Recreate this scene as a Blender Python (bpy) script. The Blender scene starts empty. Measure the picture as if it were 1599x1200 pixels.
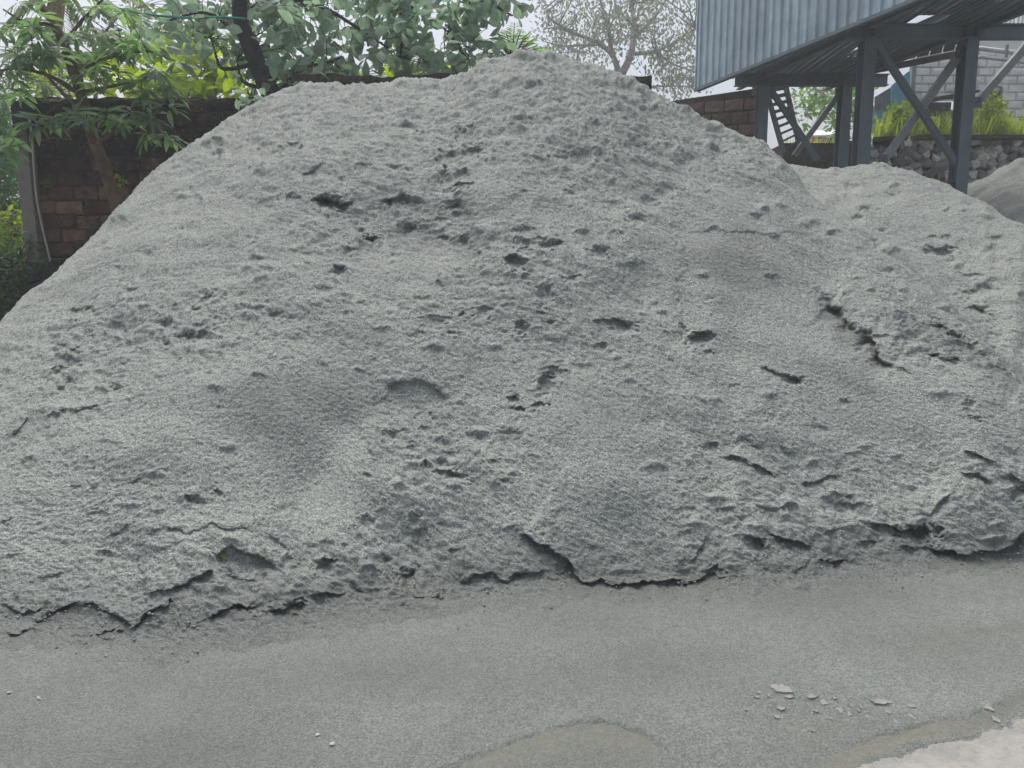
import bpy, bmesh, math, random
import numpy as np
from mathutils import Matrix, Vector

random.seed(7)
RNG = np.random.default_rng(11)
R = math.radians
SC = bpy.context.scene
COL = SC.collection

# ------------------------------------------------------------------ camera, world, sun, exposure
PITCH = R(8.0)
F = 1185.0
EYE = np.array([0.0, 0.0, 1.6])
cam_d = bpy.data.cameras.new('camera')
cam = bpy.data.objects.new('camera', cam_d)
COL.objects.link(cam)
cam.location = EYE
cam.rotation_euler = (R(90) - PITCH, 0, 0)
cam_d.sensor_width = 36.0
cam_d.lens = 36.0 * F / 1599.0
cam_d.clip_start = 0.05
cam_d.clip_end = 2000
SC.camera = cam

SUN_EL, SUN_AZ = R(68), R(-25)          # azimuth from +Y towards +X: the sun stands behind the trees, veiled
world = bpy.data.worlds.new('World')
SC.world = world
world.use_nodes = True
wn = world.node_tree.nodes
wl = world.node_tree.links
bg = wn['Background']
sky = wn.new('ShaderNodeTexSky')
sky.sky_type = 'NISHITA'
sky.sun_disc = False
sky.sun_elevation = SUN_EL
sky.sun_rotation = SUN_AZ
sky.air_density = 1.0
sky.dust_density = 6.0
sky.ozone_density = 1.0
hsv = wn.new('ShaderNodeHueSaturation')
hsv.inputs['Saturation'].default_value = 0.62
wl.new(sky.outputs[0], hsv.inputs['Color'])
wl.new(hsv.outputs[0], bg.inputs['Color'])
bg.inputs['Strength'].default_value = 0.12

sd = bpy.data.lights.new('sun', 'SUN')
sd.energy = 1.5
sd.angle = R(40)
sd.color = (1.0, 0.96, 0.90)
sun = bpy.data.objects.new('sun', sd)
COL.objects.link(sun)
to_sun = Vector((math.sin(SUN_AZ) * math.cos(SUN_EL), math.cos(SUN_AZ) * math.cos(SUN_EL), math.sin(SUN_EL)))
sun.rotation_euler = to_sun.to_track_quat('Z', 'Y').to_euler()
sun.location = (0, 0, 60)

SC.view_settings.view_transform = 'Standard'
SC.view_settings.look = 'None'
SC.view_settings.exposure = 0.68
SC.view_settings.gamma = 1.0
SC.view_settings.use_curve_mapping = False
SC.render.engine = 'CYCLES'
SC.cycles.max_bounces = 6
SC.cycles.transparent_max_bounces = 12
SC.cycles.volume_bounces = 0

# ------------------------------------------------------------------ camera arithmetic (pixels of the 1599 x 1200 photograph)
CP, SP = math.cos(PITCH), math.sin(PITCH)

def ray(px, py):
    ux = (px - 799.5) / F
    uy = (600.0 - py) / F
    return ux, CP + uy * SP, -SP + uy * CP

def P(px, py, Y):
    a, b, c = ray(px, py)
    t = Y / b
    return np.array([a * t, Y, EYE[2] + c * t])

def onz(px, py, z=0.0):
    a, b, c = ray(px, py)
    t = (z - EYE[2]) / c
    return np.array([a * t, b * t, z])

def project(x, y, z):
    zz = z - EYE[2]
    depth = y * CP - zz * SP
    v = y * SP + zz * CP
    depth = np.maximum(depth, 1e-3)
    return 799.5 + F * x / depth, 600.0 - F * v / depth

def azel(px, py):
    a, b, c = ray(px, py)
    return math.atan2(a, b), c / math.hypot(a, b)

# ------------------------------------------------------------------ noise
def make_perlin(seed):
    g = np.random.default_rng(seed)
    perm = g.permutation(512).astype(np.int32)
    ang = g.uniform(0, 2 * np.pi, 512).astype(np.float32)
    gx, gy = np.cos(ang), np.sin(ang)
    def f(x, y):
        x = np.asarray(x, np.float32); y = np.asarray(y, np.float32)
        xi = np.floor(x).astype(np.int32); yi = np.floor(y).astype(np.int32)
        xf = x - xi; yf = y - yi
        u = xf * xf * xf * (xf * (xf * 6 - 15) + 10)
        v = yf * yf * yf * (yf * (yf * 6 - 15) + 10)
        def gr(ix, iy, dx, dy):
            h = perm[(perm[ix & 511] + iy) & 511]
            return gx[h] * dx + gy[h] * dy
        n00 = gr(xi, yi, xf, yf); n10 = gr(xi + 1, yi, xf - 1, yf)
        n01 = gr(xi, yi + 1, xf, yf - 1); n11 = gr(xi + 1, yi + 1, xf - 1, yf - 1)
        a = n00 + u * (n10 - n00); b = n01 + u * (n11 - n01)
        return (a + v * (b - a)) * 1.5
    return f
PN = [make_perlin(s) for s in range(12)]

def sstep(a, b, x):
    t = np.clip((x - a) / (b - a), 0, 1)
    return t * t * (3 - 2 * t)

# ------------------------------------------------------------------ object helpers
def mesh_np(name, V, Q, mat, smooth=True):
    V = np.asarray(V, np.float32); Q = np.asarray(Q, np.int32)
    k = Q.shape[1]
    me = bpy.data.meshes.new(name)
    me.vertices.add(len(V)); me.vertices.foreach_set('co', V.ravel())
    me.loops.add(Q.size); me.loops.foreach_set('vertex_index', Q.ravel())
    me.polygons.add(len(Q))
    me.polygons.foreach_set('loop_start', np.arange(0, Q.size, k, dtype=np.int32))
    me.polygons.foreach_set('loop_total', np.full(len(Q), k, np.int32))
    me.polygons.foreach_set('use_smooth', np.full(len(Q), smooth, bool))
    me.update(calc_edges=True)
    if mat: me.materials.append(mat)
    return me

def mesh_py(name, V, Fc, mat, smooth=False):
    me = bpy.data.meshes.new(name)
    me.from_pydata([tuple(map(float, v)) for v in V], [], [tuple(f) for f in Fc])
    me.update()
    if smooth:
        me.polygons.foreach_set('use_smooth', [True] * len(me.polygons))
    if mat: me.materials.append(mat)
    return me

def link(name, me, parent=None, mw=None):
    o = bpy.data.objects.new(name, me)
    COL.objects.link(o)
    if parent is not None:
        o.parent = parent
        off = parent.location if parent.type == 'EMPTY' else Vector((0, 0, 0))
        o.matrix_parent_inverse = Matrix.Translation(-off)
    if mw is not None:
        o.matrix_basis = mw if isinstance(mw, Matrix) else Matrix([list(map(float, r)) for r in mw])
    return o

def tag(o, label=None, cat=None, group=None, kind=None):
    if label: o['label'] = label
    if cat: o['category'] = cat
    if group: o['group'] = group
    if kind: o['kind'] = kind
    return o

def thing(name, label, cat, loc=(0, 0, 0), group=None):
    o = bpy.data.objects.new(name, None)
    COL.objects.link(o)
    o.location = [float(v) for v in loc]
    o.empty_display_size = 0.2
    return tag(o, label, cat, group)

class MB:
    """collects simple solids into one mesh"""
    def __init__(s): s.V = []; s.F = []
    def add(s, V, Fc):
        b = len(s.V); s.V += [tuple(map(float, v)) for v in V]; s.F += [tuple(b + i for i in f) for f in Fc]
    def box(s, c, size, M=None):
        x, y, z = [v / 2 for v in size]
        v = [Vector((sx * x, sy * y, sz * z)) for sz in (-1, 1) for sy in (-1, 1) for sx in (-1, 1)]
        if M is not None: v = [M @ q for q in v]
        v = [q + Vector(c) for q in v]
        s.add(v, [(0, 2, 3, 1), (4, 5, 7, 6), (0, 1, 5, 4), (2, 6, 7, 3), (0, 4, 6, 2), (1, 3, 7, 5)])
    def prism(s, prof, p0, p1, up=(0, 0, 1)):
        """closed 2D profile swept from p0 to p1"""
        p0 = Vector(p0); p1 = Vector(p1); d = (p1 - p0).normalized()
        x = d.cross(Vector(up)).normalized(); u = x.cross(d).normalized()
        n = len(prof)
        v = [p0 + x * a + u * b for a, b in prof] + [p1 + x * a + u * b for a, b in prof]
        f = [(i, (i + 1) % n, n + (i + 1) % n, n + i) for i in range(n)]
        f += [tuple(range(n - 1, -1, -1)), tuple(range(n, 2 * n))]
        s.add(v, f)
    def tube(s, pts, rad, seg=8, jit=0.0):
        pts = [Vector([float(c) for c in p]) for p in pts]
        n = len(pts)
        rr = list(rad) if hasattr(rad, '__len__') else [rad] * n
        V = []; Fc = []
        ref = Vector((0.3, 1, 0.2)).normalized()
        for i, p in enumerate(pts):
            d = (pts[min(i + 1, n - 1)] - pts[max(i - 1, 0)]).normalized()
            a = d.cross(ref).normalized(); b = d.cross(a).normalized()
            for k in range(seg):
                t = 2 * math.pi * k / seg
                r = rr[i] * (1 + jit * random.uniform(-1, 1))
                V.append(p + a * (math.cos(t) * r) + b * (math.sin(t) * r))
        for i in range(n - 1):
            for k in range(seg):
                k2 = (k + 1) % seg
                Fc.append((i * seg + k, i * seg + k2, (i + 1) * seg + k2, (i + 1) * seg + k))
        Fc.append(tuple(range(seg - 1, -1, -1))); Fc.append(tuple(range((n - 1) * seg, n * seg)))
        s.add(V, Fc)
    def mesh(s, name, mat, smooth=False): return mesh_py(name, s.V, s.F, mat, smooth)
    def build(s, name, mat, parent=None, smooth=False): return link(name, s.mesh(name, mat, smooth), parent)

def spline(pts, n=6):
    """Catmull-Rom through points"""
    pts = [np.asarray(p, float) for p in pts]
    q = [2 * pts[0] - pts[1]] + pts + [2 * pts[-1] - pts[-2]]
    out = []
    for i in range(1, len(q) - 2):
        for k in range(n):
            t = k / n
            out.append(0.5 * ((2 * q[i]) + (-q[i - 1] + q[i + 1]) * t + (2 * q[i - 1] - 5 * q[i] + 4 * q[i + 1] - q[i + 2]) * t * t
                              + (-q[i - 1] + 3 * q[i] - 3 * q[i + 1] + q[i + 2]) * t ** 3))
    out.append(pts[-1])
    return out

# ------------------------------------------------------------------ materials
class NT:
    def __init__(s, name):
        s.m = bpy.data.materials.new(name); s.m.use_nodes = True
        s.t = s.m.node_tree; s.n = s.t.nodes; s.l = s.t.links
        s.b = s.n['Principled BSDF']; s.out = s.n['Material Output']
        s.tc = s.n.new('ShaderNodeTexCoord')
    def co(s, which='Object'): return s.tc.outputs[which]
    def noise(s, scale, detail=3, rough=0.6, vec=None, dist=0.0):
        n = s.n.new('ShaderNodeTexNoise'); n.inputs['Scale'].default_value = scale
        n.inputs['Detail'].default_value = detail; n.inputs['Roughness'].default_value = rough
        n.inputs['Distortion'].default_value = dist
        s.l.new(vec if vec is not None else s.co(), n.inputs['Vector']); return n.outputs['Fac']
    def voro(s, scale, feature='F1', out='Distance', vec=None):
        n = s.n.new('ShaderNodeTexVoronoi'); n.feature = feature; n.inputs['Scale'].default_value = scale
        s.l.new(vec if vec is not None else s.co(), n.inputs['Vector']); return n.outputs[out]
    def ramp(s, fac, stops):
        r = s.n.new('ShaderNodeValToRGB'); e = r.color_ramp.elements
        while len(e) < len(stops): e.new(0.5)
        for k, (p, c) in enumerate(stops):
            e[k].position = p; e[k].color = (*c, 1) if hasattr(c, '__len__') else (c, c, c, 1)
        s.l.new(fac, r.inputs[0]); return r.outputs[0]
    def mix(s, fac, a, b, mode='MIX'):
        m = s.n.new('ShaderNodeMix'); m.data_type = 'RGBA'; m.blend_type = mode
        for k, v in ((0, fac), (6, a), (7, b)):
            sock = m.inputs[k]
            if hasattr(v, 'node'): s.l.new(v, sock)
            elif hasattr(v, '__len__'): sock.default_value = (*v, 1)
            else: sock.default_value = v if k == 0 else (v, v, v, 1)
        return m.outputs[2]
    def math(s, op, a, b=0.0, clamp=False):
        m = s.n.new('ShaderNodeMath'); m.operation = op; m.use_clamp = clamp
        for sock, v in ((m.inputs[0], a), (m.inputs[1], b)):
            if hasattr(v, 'node'): s.l.new(v, sock)
            else: sock.default_value = v
        return m.outputs[0]
    def attr(s, name):
        a = s.n.new('ShaderNodeAttribute'); a.attribute_name = name; return a.outputs['Fac']
    def rand(s): return s.n.new('ShaderNodeObjectInfo').outputs['Random']
    def pos(s): return s.n.new('ShaderNodeNewGeometry').outputs['Position']
    def z(s):
        x = s.n.new('ShaderNodeSeparateXYZ'); s.l.new(s.pos(), x.inputs[0]); return x.outputs[2]
    def bump(s, h, dist, strength=1.0, prev=None):
        b = s.n.new('ShaderNodeBump'); b.inputs['Distance'].default_value = dist; b.inputs['Strength'].default_value = strength
        s.l.new(h, b.inputs['Height'])
        if prev is not None: s.l.new(prev, b.inputs['Normal'])
        return b.outputs[0]
    def set(s, color=None, rough=None, normal=None, spec=None, metal=None):
        for key, v in (('Base Color', color), ('Roughness', rough), ('Normal', normal), ('Specular IOR Level', spec), ('Metallic', metal)):
            if v is None: continue
            if hasattr(v, 'node'): s.l.new(v, s.b.inputs[key])
            elif hasattr(v, '__len__'): s.b.inputs[key].default_value = (*v, 1)
            else: s.b.inputs[key].default_value = v
        return s.m

def simple(name, c1, c2, scale=6, rough=0.7, bump=0.0, bscale=40, spec=0.3, world_co=False):
    t = NT(name)
    v = t.pos() if world_co else None
    c = t.mix(t.ramp(t.noise(scale, 5, 0.65, v), [(0.35, 0.0), (0.65, 1.0)]), c1, c2)
    nrm = t.bump(t.noise(bscale, 4, 0.6, v), bump) if bump else None
    return t.set(c, rough, nrm, spec)

def sand_material(name):
    t = NT(name)
    p = t.pos()
    grain = t.voro(210, 'F1', 'Color', p)                     # single grains, about 5 mm
    sep = t.n.new('ShaderNodeSeparateColor'); t.l.new(grain, sep.inputs[0])
    g = sep.outputs[0]
    crumb = t.noise(75, 3, 0.7, p)
    blot = t.noise(3.2, 4, 0.6, p)
    mid = t.noise(16, 4, 0.65, p)
    v = t.math('ADD', t.math('MULTIPLY', g, 0.50), t.math('MULTIPLY', crumb, 0.36))
    v = t.math('ADD', v, t.math('MULTIPLY', mid, 0.28))
    v = t.math('ADD', v, t.math('MULTIPLY', blot, 0.22))
    c = t.ramp(v, [(0.36, (0.125, 0.140, 0.133)), (0.62, (0.262, 0.288, 0.272)), (0.88, (0.455, 0.488, 0.455))])
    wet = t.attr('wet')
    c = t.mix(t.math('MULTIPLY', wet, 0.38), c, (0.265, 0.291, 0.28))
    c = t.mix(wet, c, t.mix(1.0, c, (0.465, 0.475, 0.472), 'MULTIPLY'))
    silt = t.attr('silt')
    silt_c = t.ramp(t.noise(40, 4, 0.7, p), [(0.3, (0.145, 0.147, 0.122)), (0.7, (0.235, 0.235, 0.20))])
    c = t.mix(silt, c, silt_c)
    rough = t.math('SUBTRACT', 0.92, t.math('MULTIPLY', wet, 0.30))
    h1 = t.bump(crumb, 0.013, 1.0)
    h2 = t.bump(g, 0.005, 0.9, h1)
    return t.set(c, rough, h2, 0.35)

M_SAND = sand_material('grey_crushed_sand')
M_PALE = NT('pale_dusty_concrete')
_p = M_PALE.pos()
_c = M_PALE.ramp(M_PALE.noise(5, 6, 0.7, _p), [(0.3, (0.25, 0.255, 0.245)), (0.52, (0.325, 0.32, 0.295)), (0.72, (0.38, 0.36, 0.30))])
_c = M_PALE.mix(M_PALE.ramp(M_PALE.noise(55, 4, 0.7, _p), [(0.30, 1.0), (0.42, 0.0)]), _c, (0.22, 0.22, 0.215))
_c = M_PALE.mix(M_PALE.math('MULTIPLY', M_PALE.attr('dust'), M_PALE.ramp(M_PALE.noise(70, 4, 0.8, _p), [(0.35, 0.1), (0.6, 0.9)])), _c, (0.20, 0.205, 0.20))
M_PALE = M_PALE.set(_c, 0.85, M_PALE.bump(M_PALE.noise(60, 5, 0.7, _p), 0.006), 0.3)
M_FLAKE = simple('dried_mud', (0.21, 0.215, 0.208), (0.28, 0.28, 0.265), 30, 0.9, 0.003, 90, 0.2)
M_PEBBLE = simple('pale_pebble', (0.36, 0.36, 0.35), (0.46, 0.46, 0.44), 40, 0.7, 0.001, 90)

def water_material(name, tint):
    t = NT(name)
    tr = t.n.new('ShaderNodeBsdfTransparent'); tr.inputs[0].default_value = (*tint, 1)
    gl = t.n.new('ShaderNodeBsdfGlossy'); gl.inputs['Roughness'].default_value = 0.04
    fr = t.n.new('ShaderNodeFresnel'); fr.inputs[0].default_value = 1.33
    mx = t.n.new('ShaderNodeMixShader')
    b = t.bump(t.noise(45, 3, 0.6, t.pos()), 0.004, 0.5)
    t.l.new(b, gl.inputs['Normal']); t.l.new(b, fr.inputs['Normal'])
    t.l.new(fr.outputs[0], mx.inputs[0]); t.l.new(tr.outputs[0], mx.inputs[1]); t.l.new(gl.outputs[0], mx.inputs[2])
    t.l.new(mx.outputs[0], t.out.inputs[0]); t.n.remove(t.b)
    return t.m
M_WATER = water_material('shallow_brown_water', (0.72, 0.66, 0.55))

def laterite(name, red, algae_from, algae_to):
    t = NT(name)
    p = t.pos(); r = t.rand()
    c = t.mix(t.ramp(t.noise(9, 6, 0.75, p), [(0.3, 0.0), (0.7, 1.0)]), tuple(v * 0.45 for v in red), red)
    c = t.mix(1.0, c, t.ramp(r, [(0.0, 0.45), (0.5, 0.9), (1.0, 1.4)]), 'MULTIPLY')
    z = t.z()
    band = t.math('MULTIPLY', t.math('SUBTRACT', z, algae_from), 1.0 / (algae_to - algae_from), True)
    al = t.math('ADD', band, t.math('MULTIPLY', t.math('SUBTRACT', t.noise(2.6, 6, 0.75, p), 0.5), 2.2), True)
    c = t.mix(al, c, (0.016, 0.017, 0.019))                   # black algae that has grown down from the top
    li = t.ramp(t.noise(22, 5, 0.8, p), [(0.54, 0.0), (0.66, 1.0)])
    li = t.mix(1.0, li, t.ramp(t.noise(3.1, 3, 0.5, p), [(0.45, 0.0), (0.6, 0.6)]), 'MULTIPLY')
    c = t.mix(li, c, (0.34, 0.33, 0.31))
    return t.set(c, 0.95, t.bump(t.noise(45, 5, 0.75, p), 0.018), 0.15)
M_LAT_A = laterite('laterite_weathered', (0.30, 0.16, 0.115), 2.4, 3.3)
M_LAT_B = laterite('laterite_blackened', (0.10, 0.07, 0.065), 2.6, 3.6)
M_LAT_C = laterite('laterite_red', (0.31, 0.205, 0.175), 5.6, 8.0)
M_MORTAR = simple('dark_mortar', (0.035, 0.032, 0.03), (0.085, 0.075, 0.068), 12, 0.95, 0.01, 40, 0.1, True)
M_CONC = NT('mossy_concrete')
_p = M_CONC.pos()
_al = M_CONC.math('ADD', M_CONC.math('MULTIPLY', M_CONC.math('SUBTRACT', M_CONC.z(), 3.0), 1.6, True),
                  M_CONC.math('MULTIPLY', M_CONC.math('SUBTRACT', M_CONC.noise(5, 5, 0.7, _p), 0.5), 1.4), True)
_c = M_CONC.mix(M_CONC.noise(14, 5, 0.7, _p), (0.14, 0.125, 0.11), (0.28, 0.26, 0.235))
M_CONC = M_CONC.set(M_CONC.mix(_al, _c, (0.02, 0.021, 0.023)), 0.9, M_CONC.bump(M_CONC.noise(60, 4, 0.7, _p), 0.006), 0.2)
M_PIPE = simple('grey_pvc', (0.30, 0.29, 0.27), (0.42, 0.41, 0.38), 20, 0.5)
M_STONE_D = simple('dark_wet_stone', (0.025, 0.03, 0.032), (0.06, 0.062, 0.058), 8, 0.9, 0.02, 25, 0.2, True)
M_CORE = simple('grey_rubble_mortar', (0.07, 0.072, 0.074), (0.13, 0.13, 0.13), 9, 0.95, 0.01, 30, 0.1, True)
def stone_mat():
    t = NT('basalt_rubble'); p = t.pos(); r = t.rand()
    c = t.mix(t.ramp(r, [(0.0, 0.0), (0.5, 0.25), (0.85, 1.0)]), (0.14, 0.15, 0.16), (0.70, 0.68, 0.63))
    c = t.mix(t.ramp(t.noise(9, 5, 0.7, p), [(0.45, 0.0), (0.75, 0.7)]), c, (0.05, 0.053, 0.056))
    return t.set(c, 0.9, t.bump(t.noise(20, 5, 0.7, p), 0.03), 0.2)
M_STONE = stone_mat()
def steel_mat(name, c1, c2, rough=0.55):
    t = NT(name); p = t.pos()
    c = t.mix(t.ramp(t.noise(3, 5, 0.7, p), [(0.35, 0.0), (0.7, 1.0)]), c1, c2)
    sc = t.n.new('ShaderNodeMapping'); sc.inputs['Scale'].default_value = (9, 9, 0.5); t.l.new(p, sc.inputs[0])
    c = t.mix(t.ramp(t.noise(2, 4, 0.7, sc.outputs[0]), [(0.45, 0.0), (0.75, 0.45)]), c, tuple(v * 0.7 for v in c1))
    c = t.mix(1.0, c, t.ramp(t.rand(), [(0.0, 0.84), (1.0, 1.08)]), 'MULTIPLY')
    ru = t.ramp(t.noise(7, 6, 0.8, p), [(0.66, 0.0), (0.74, 0.55)])
    c = t.mix(ru, c, (0.11, 0.07, 0.05))
    return t.set(c, rough, t.bump(t.noise(60, 3, 0.6, p), 0.001), 0.4)
M_STEEL = steel_mat('slate_blue_paint', (0.095, 0.135, 0.16), (0.14, 0.185, 0.21))
M_STEEL_L = steel_mat('pale_grey_paint', (0.20, 0.225, 0.24), (0.27, 0.29, 0.30))
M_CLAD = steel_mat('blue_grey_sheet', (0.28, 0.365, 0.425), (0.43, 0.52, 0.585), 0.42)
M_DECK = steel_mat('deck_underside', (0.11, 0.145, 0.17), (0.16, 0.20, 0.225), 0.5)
M_RUST = simple('orange_trim', (0.45, 0.13, 0.06), (0.55, 0.18, 0.08), 12, 0.7)
M_WHITEWALL = simple('whitewashed_block', (0.66, 0.67, 0.66), (0.82, 0.82, 0.80), 3.0, 0.9, 0.01, 30, 0.2, True)
M_GREYWALL = simple('grey_joint', (0.62, 0.625, 0.62), (0.74, 0.74, 0.73), 6, 0.9, 0.006, 40, 0.2, True)
M_BLUE = simple('blue_sheet', (0.13, 0.37, 0.50), (0.20, 0.48, 0.62), 2.5, 0.6, 0, 1, 0.3, True)
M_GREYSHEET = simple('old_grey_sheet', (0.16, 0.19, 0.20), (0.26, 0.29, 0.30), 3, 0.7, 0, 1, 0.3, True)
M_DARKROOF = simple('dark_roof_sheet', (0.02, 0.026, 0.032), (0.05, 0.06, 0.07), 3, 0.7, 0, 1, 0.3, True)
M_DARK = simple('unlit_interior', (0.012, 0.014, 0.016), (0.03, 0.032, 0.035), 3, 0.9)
M_WHITE = simple('white_roof_sheet', (0.62, 0.63, 0.63), (0.74, 0.75, 0.75), 3, 0.6)
M_REDWALL = simple('red_painted_wall', (0.26, 0.085, 0.06), (0.36, 0.12, 0.09), 3, 0.9)
M_PALEPIPE = simple('galvanised_pipe', (0.36, 0.39, 0.41), (0.5, 0.53, 0.55), 4, 0.4)
M_ROPE = simple('green_rope', (0.02, 0.20, 0.15), (0.05, 0.30, 0.23), 30, 0.8)
M_BARK_D = simple('dark_bark', (0.018, 0.02, 0.022), (0.05, 0.05, 0.05), 8, 0.95, 0.02, 30, 0.15, True)
M_BARK_B = simple('brown_bark', (0.085, 0.058, 0.042), (0.19, 0.135, 0.10), 7, 0.95, 0.015, 30, 0.15, True)
M_BARK_G = simple('grey_bark', (0.14, 0.138, 0.13), (0.28, 0.275, 0.26), 5, 0.95, 0.02, 20, 0.15, True)

def leaf_mat(name, c1, c2, trans, spec=0.35, rough=0.45):
    t = NT(name)
    p = t.pos()
    f = t.ramp(t.noise(9, 4, 0.75, p), [(0.3, 0.0), (0.7, 1.0)])
    c = t.mix(f, c1, c2)
    c = t.mix(1.0, c, t.ramp(t.rand(), [(0.0, 0.72), (1.0, 1.18)]), 'MULTIPLY')
    t.set(c, rough, None, spec)
    tl = t.n.new('ShaderNodeBsdfTranslucent')
    t.l.new(t.mix(1.0, c, trans, 'MULTIPLY'), tl.inputs[0])
    mx = t.n.new('ShaderNodeMixShader'); mx.inputs[0].default_value = 0.52
    t.l.new(t.b.outputs[0], mx.inputs[1]); t.l.new(tl.outputs[0], mx.inputs[2])
    t.l.new(mx.outputs[0], t.out.inputs[0])
    return t.m
L_MANGO = leaf_mat('mango_leaf', (0.12, 0.20, 0.135), (0.25, 0.34, 0.24), (1.3, 1.6, 0.7))
L_BROAD = leaf_mat('broad_leaf', (0.16, 0.24, 0.21), (0.32, 0.40, 0.33), (1.2, 1.35, 1.0))
L_LIME = leaf_mat('sunlit_lime_leaf', (0.20, 0.31, 0.025), (0.38, 0.46, 0.06), (1.6, 1.7, 0.5))
L_GREEN = leaf_mat('mid_green_leaf', (0.07, 0.14, 0.06), (0.15, 0.24, 0.10), (1.5, 1.8, 0.7))
L_BAMBOO = leaf_mat('soft_green_leaf', (0.06, 0.13, 0.07), (0.13, 0.23, 0.13), (1.3, 1.6, 0.8))
L_YELLOW = leaf_mat('yellowed_frond', (0.26, 0.19, 0.04), (0.38, 0.28, 0.07), (1.3, 1.2, 0.5))
L_PALM = leaf_mat('palm_leaf', (0.08, 0.16, 0.035), (0.16, 0.26, 0.06), (1.5, 1.7, 0.5))
L_HAZY = leaf_mat('grey_green_leaf', (0.15, 0.185, 0.15), (0.25, 0.295, 0.24), (1.1, 1.2, 0.9))
L_GRASS = leaf_mat('grass_blade', (0.26, 0.36, 0.07), (0.46, 0.49, 0.16), (1.5, 1.6, 0.5))
L_IVY = leaf_mat('dark_creeper_leaf', (0.025, 0.07, 0.03), (0.06, 0.13, 0.05), (1.3, 1.6, 0.7))

# ------------------------------------------------------------------ the pile: base shape
# crest of the main heap: pixel of the skyline (then of the ridge in front of the second lobe) and its distance
CREST = [(-260, 760, 5.6), (-150, 640, 6.0), (0, 500, 6.8), (45, 458, 7.1), (90, 420, 7.4), (135, 375, 7.7), (180, 332, 8.0), (215, 292, 8.2), (250, 262, 8.4),
         (290, 232, 8.6), (330, 203, 8.75), (380, 172, 8.85), (420, 150, 8.9), (445, 136, 8.9), (480, 130, 8.9), (520, 136, 8.9), (590, 132, 8.85), (640, 126, 8.8), (700, 124, 8.75),
         (728, 114, 8.7), (748, 96, 8.65), (790, 88, 8.6), (850, 87, 8.6), (895, 94, 8.6), (930, 103, 8.6), (965, 113, 8.6),
         (1000, 132, 8.6), (1040, 160, 8.55), (1070, 170, 8.55), (1100, 186, 8.5), (1150, 205, 8.45), (1190, 218, 8.4),
         (1225, 250, 8.2), (1262, 300, 7.95), (1300, 333, 7.75), (1346, 364, 7.5), (1414, 411, 7.2), (1481, 476, 6.9),
         (1549, 543, 6.55), (1599, 590, 6.3), (1760, 760, 5.9)]
FOOT = [(-300, 1000), (-100, 985), (0, 985), (100, 990), (190, 992), (260, 1002), (330, 990), (450, 968), (520, 955), (640, 938), (760, 922),
        (860, 918), (960, 912), (1060, 910), (1180, 905), (1290, 890), (1420, 880), (1510, 882), (1599, 872), (1750, 860), (1900, 850)]
LOBE = [(1120, 262, 10.2), (1230, 256, 10.1), (1310, 266, 10.0), (1345, 260, 10.0), (1385, 257, 10.0), (1430, 270, 9.8), (1470, 284, 9.6),
        (1530, 315, 9.2), (1570, 336, 8.9), (1599, 357, 8.6), (1700, 440, 8.2), (1900, 640, 7.6)]

ca = np.array([azel(p[0], p[1]) for p in CREST]); cd = np.array([p[2] for p in CREST])
o_ = np.argsort(ca[:, 0]); ca = ca[o_]; cd = cd[o_]
la = np.array([azel(p[0], p[1]) for p in LOBE]); ld = np.array([p[2] for p in LOBE])
fa = []
for p in FOOT:
    g = onz(*p); fa.append((math.atan2(g[0], g[1]), math.hypot(g[0], g[1])))
fa = np.array(fa)

_ag = np.linspace(R(-46), R(46), 921)
_el = np.interp(_ag, ca[:, 0], ca[:, 1]); _dc = np.interp(_ag, ca[:, 0], cd); _df = np.interp(_ag, fa[:, 0], fa[:, 1])
_m = (EYE[2] + _el * _dc) / np.maximum(_dc - _df, 0.5)
def gsm(v, sg):
    k = np.exp(-0.5 * (np.arange(-60, 61) * 0.1 / sg) ** 2); k /= k.sum()
    return np.convolve(np.pad(v, 60, mode='edge'), k, mode='valid')
_df = gsm(_df, 0.5); _m = gsm(_m, 2.2)
_dc = (_m * _df + EYE[2]) / np.maximum(_m - _el, 0.12)
_zs = gsm(EYE[2] + _el * _dc, 2.0)

def pile_base(a, d):
    """height of the heap without small relief, at azimuth a and ground distance d from the place of the photograph"""
    dc = np.interp(a, _ag, _dc); df = np.interp(a, _ag, _df); m = np.interp(a, _ag, _m); zs = np.interp(a, _ag, _zs)
    zc = m * (dc - df)
    s = (d - df) / np.maximum(dc - df, 0.5)
    front = m * (d - df) + 0.08 * zs * np.sin(np.clip(s, 0, 1) * np.pi)
    back = zc - (d - dc) * np.maximum(0.75 * m + 0.1, 0.45)
    k = 0.10
    hm = -k * np.log(np.exp(-np.clip(front, -3, 8) / k) + np.exp(-np.clip(back, -3, 8) / k)) + k * 0.55
    # second lobe at the right
    el2 = np.interp(a, la[:, 0], la[:, 1], left=la[0, 1]); dc2 = np.interp(a, la[:, 0], ld)
    zc2 = EYE[2] + el2 * dc2
    fade = np.clip((a - R(13)) / R(5), 0, 1)
    zc2 = zc2 - (1 - fade) * 2.5
    f2 = zc2 - (dc2 - d) * np.interp(a, [azel(1250, 260)[0], azel(1450, 277)[0], azel(1599, 357)[0]], [0.36, 0.52, 0.62])
    lim = m * (d - df) - 0.06 + np.clip(d - dc, 0, 9) * 3.0
    f2 = -smax(-f2, -lim, 0.06)
    b2 = zc2 - (d - dc2) * 0.7
    k2 = 0.12
    h2 = -k2 * np.log(np.exp(-np.clip(f2, -3, 8) / k2) + np.exp(-np.clip(b2, -3, 8) / k2)) + k2 * 0.6
    k3 = 0.10
    h = smax(hm, h2, k3)
    return h

def terrace(x, y):
    right = sstep(1.5, 4.0, x)
    top = 1.55 + right * 0.75
    return top * sstep(9.6 - 0 * x, 11.0, y) * sstep(200, 120, np.abs(x))

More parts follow.
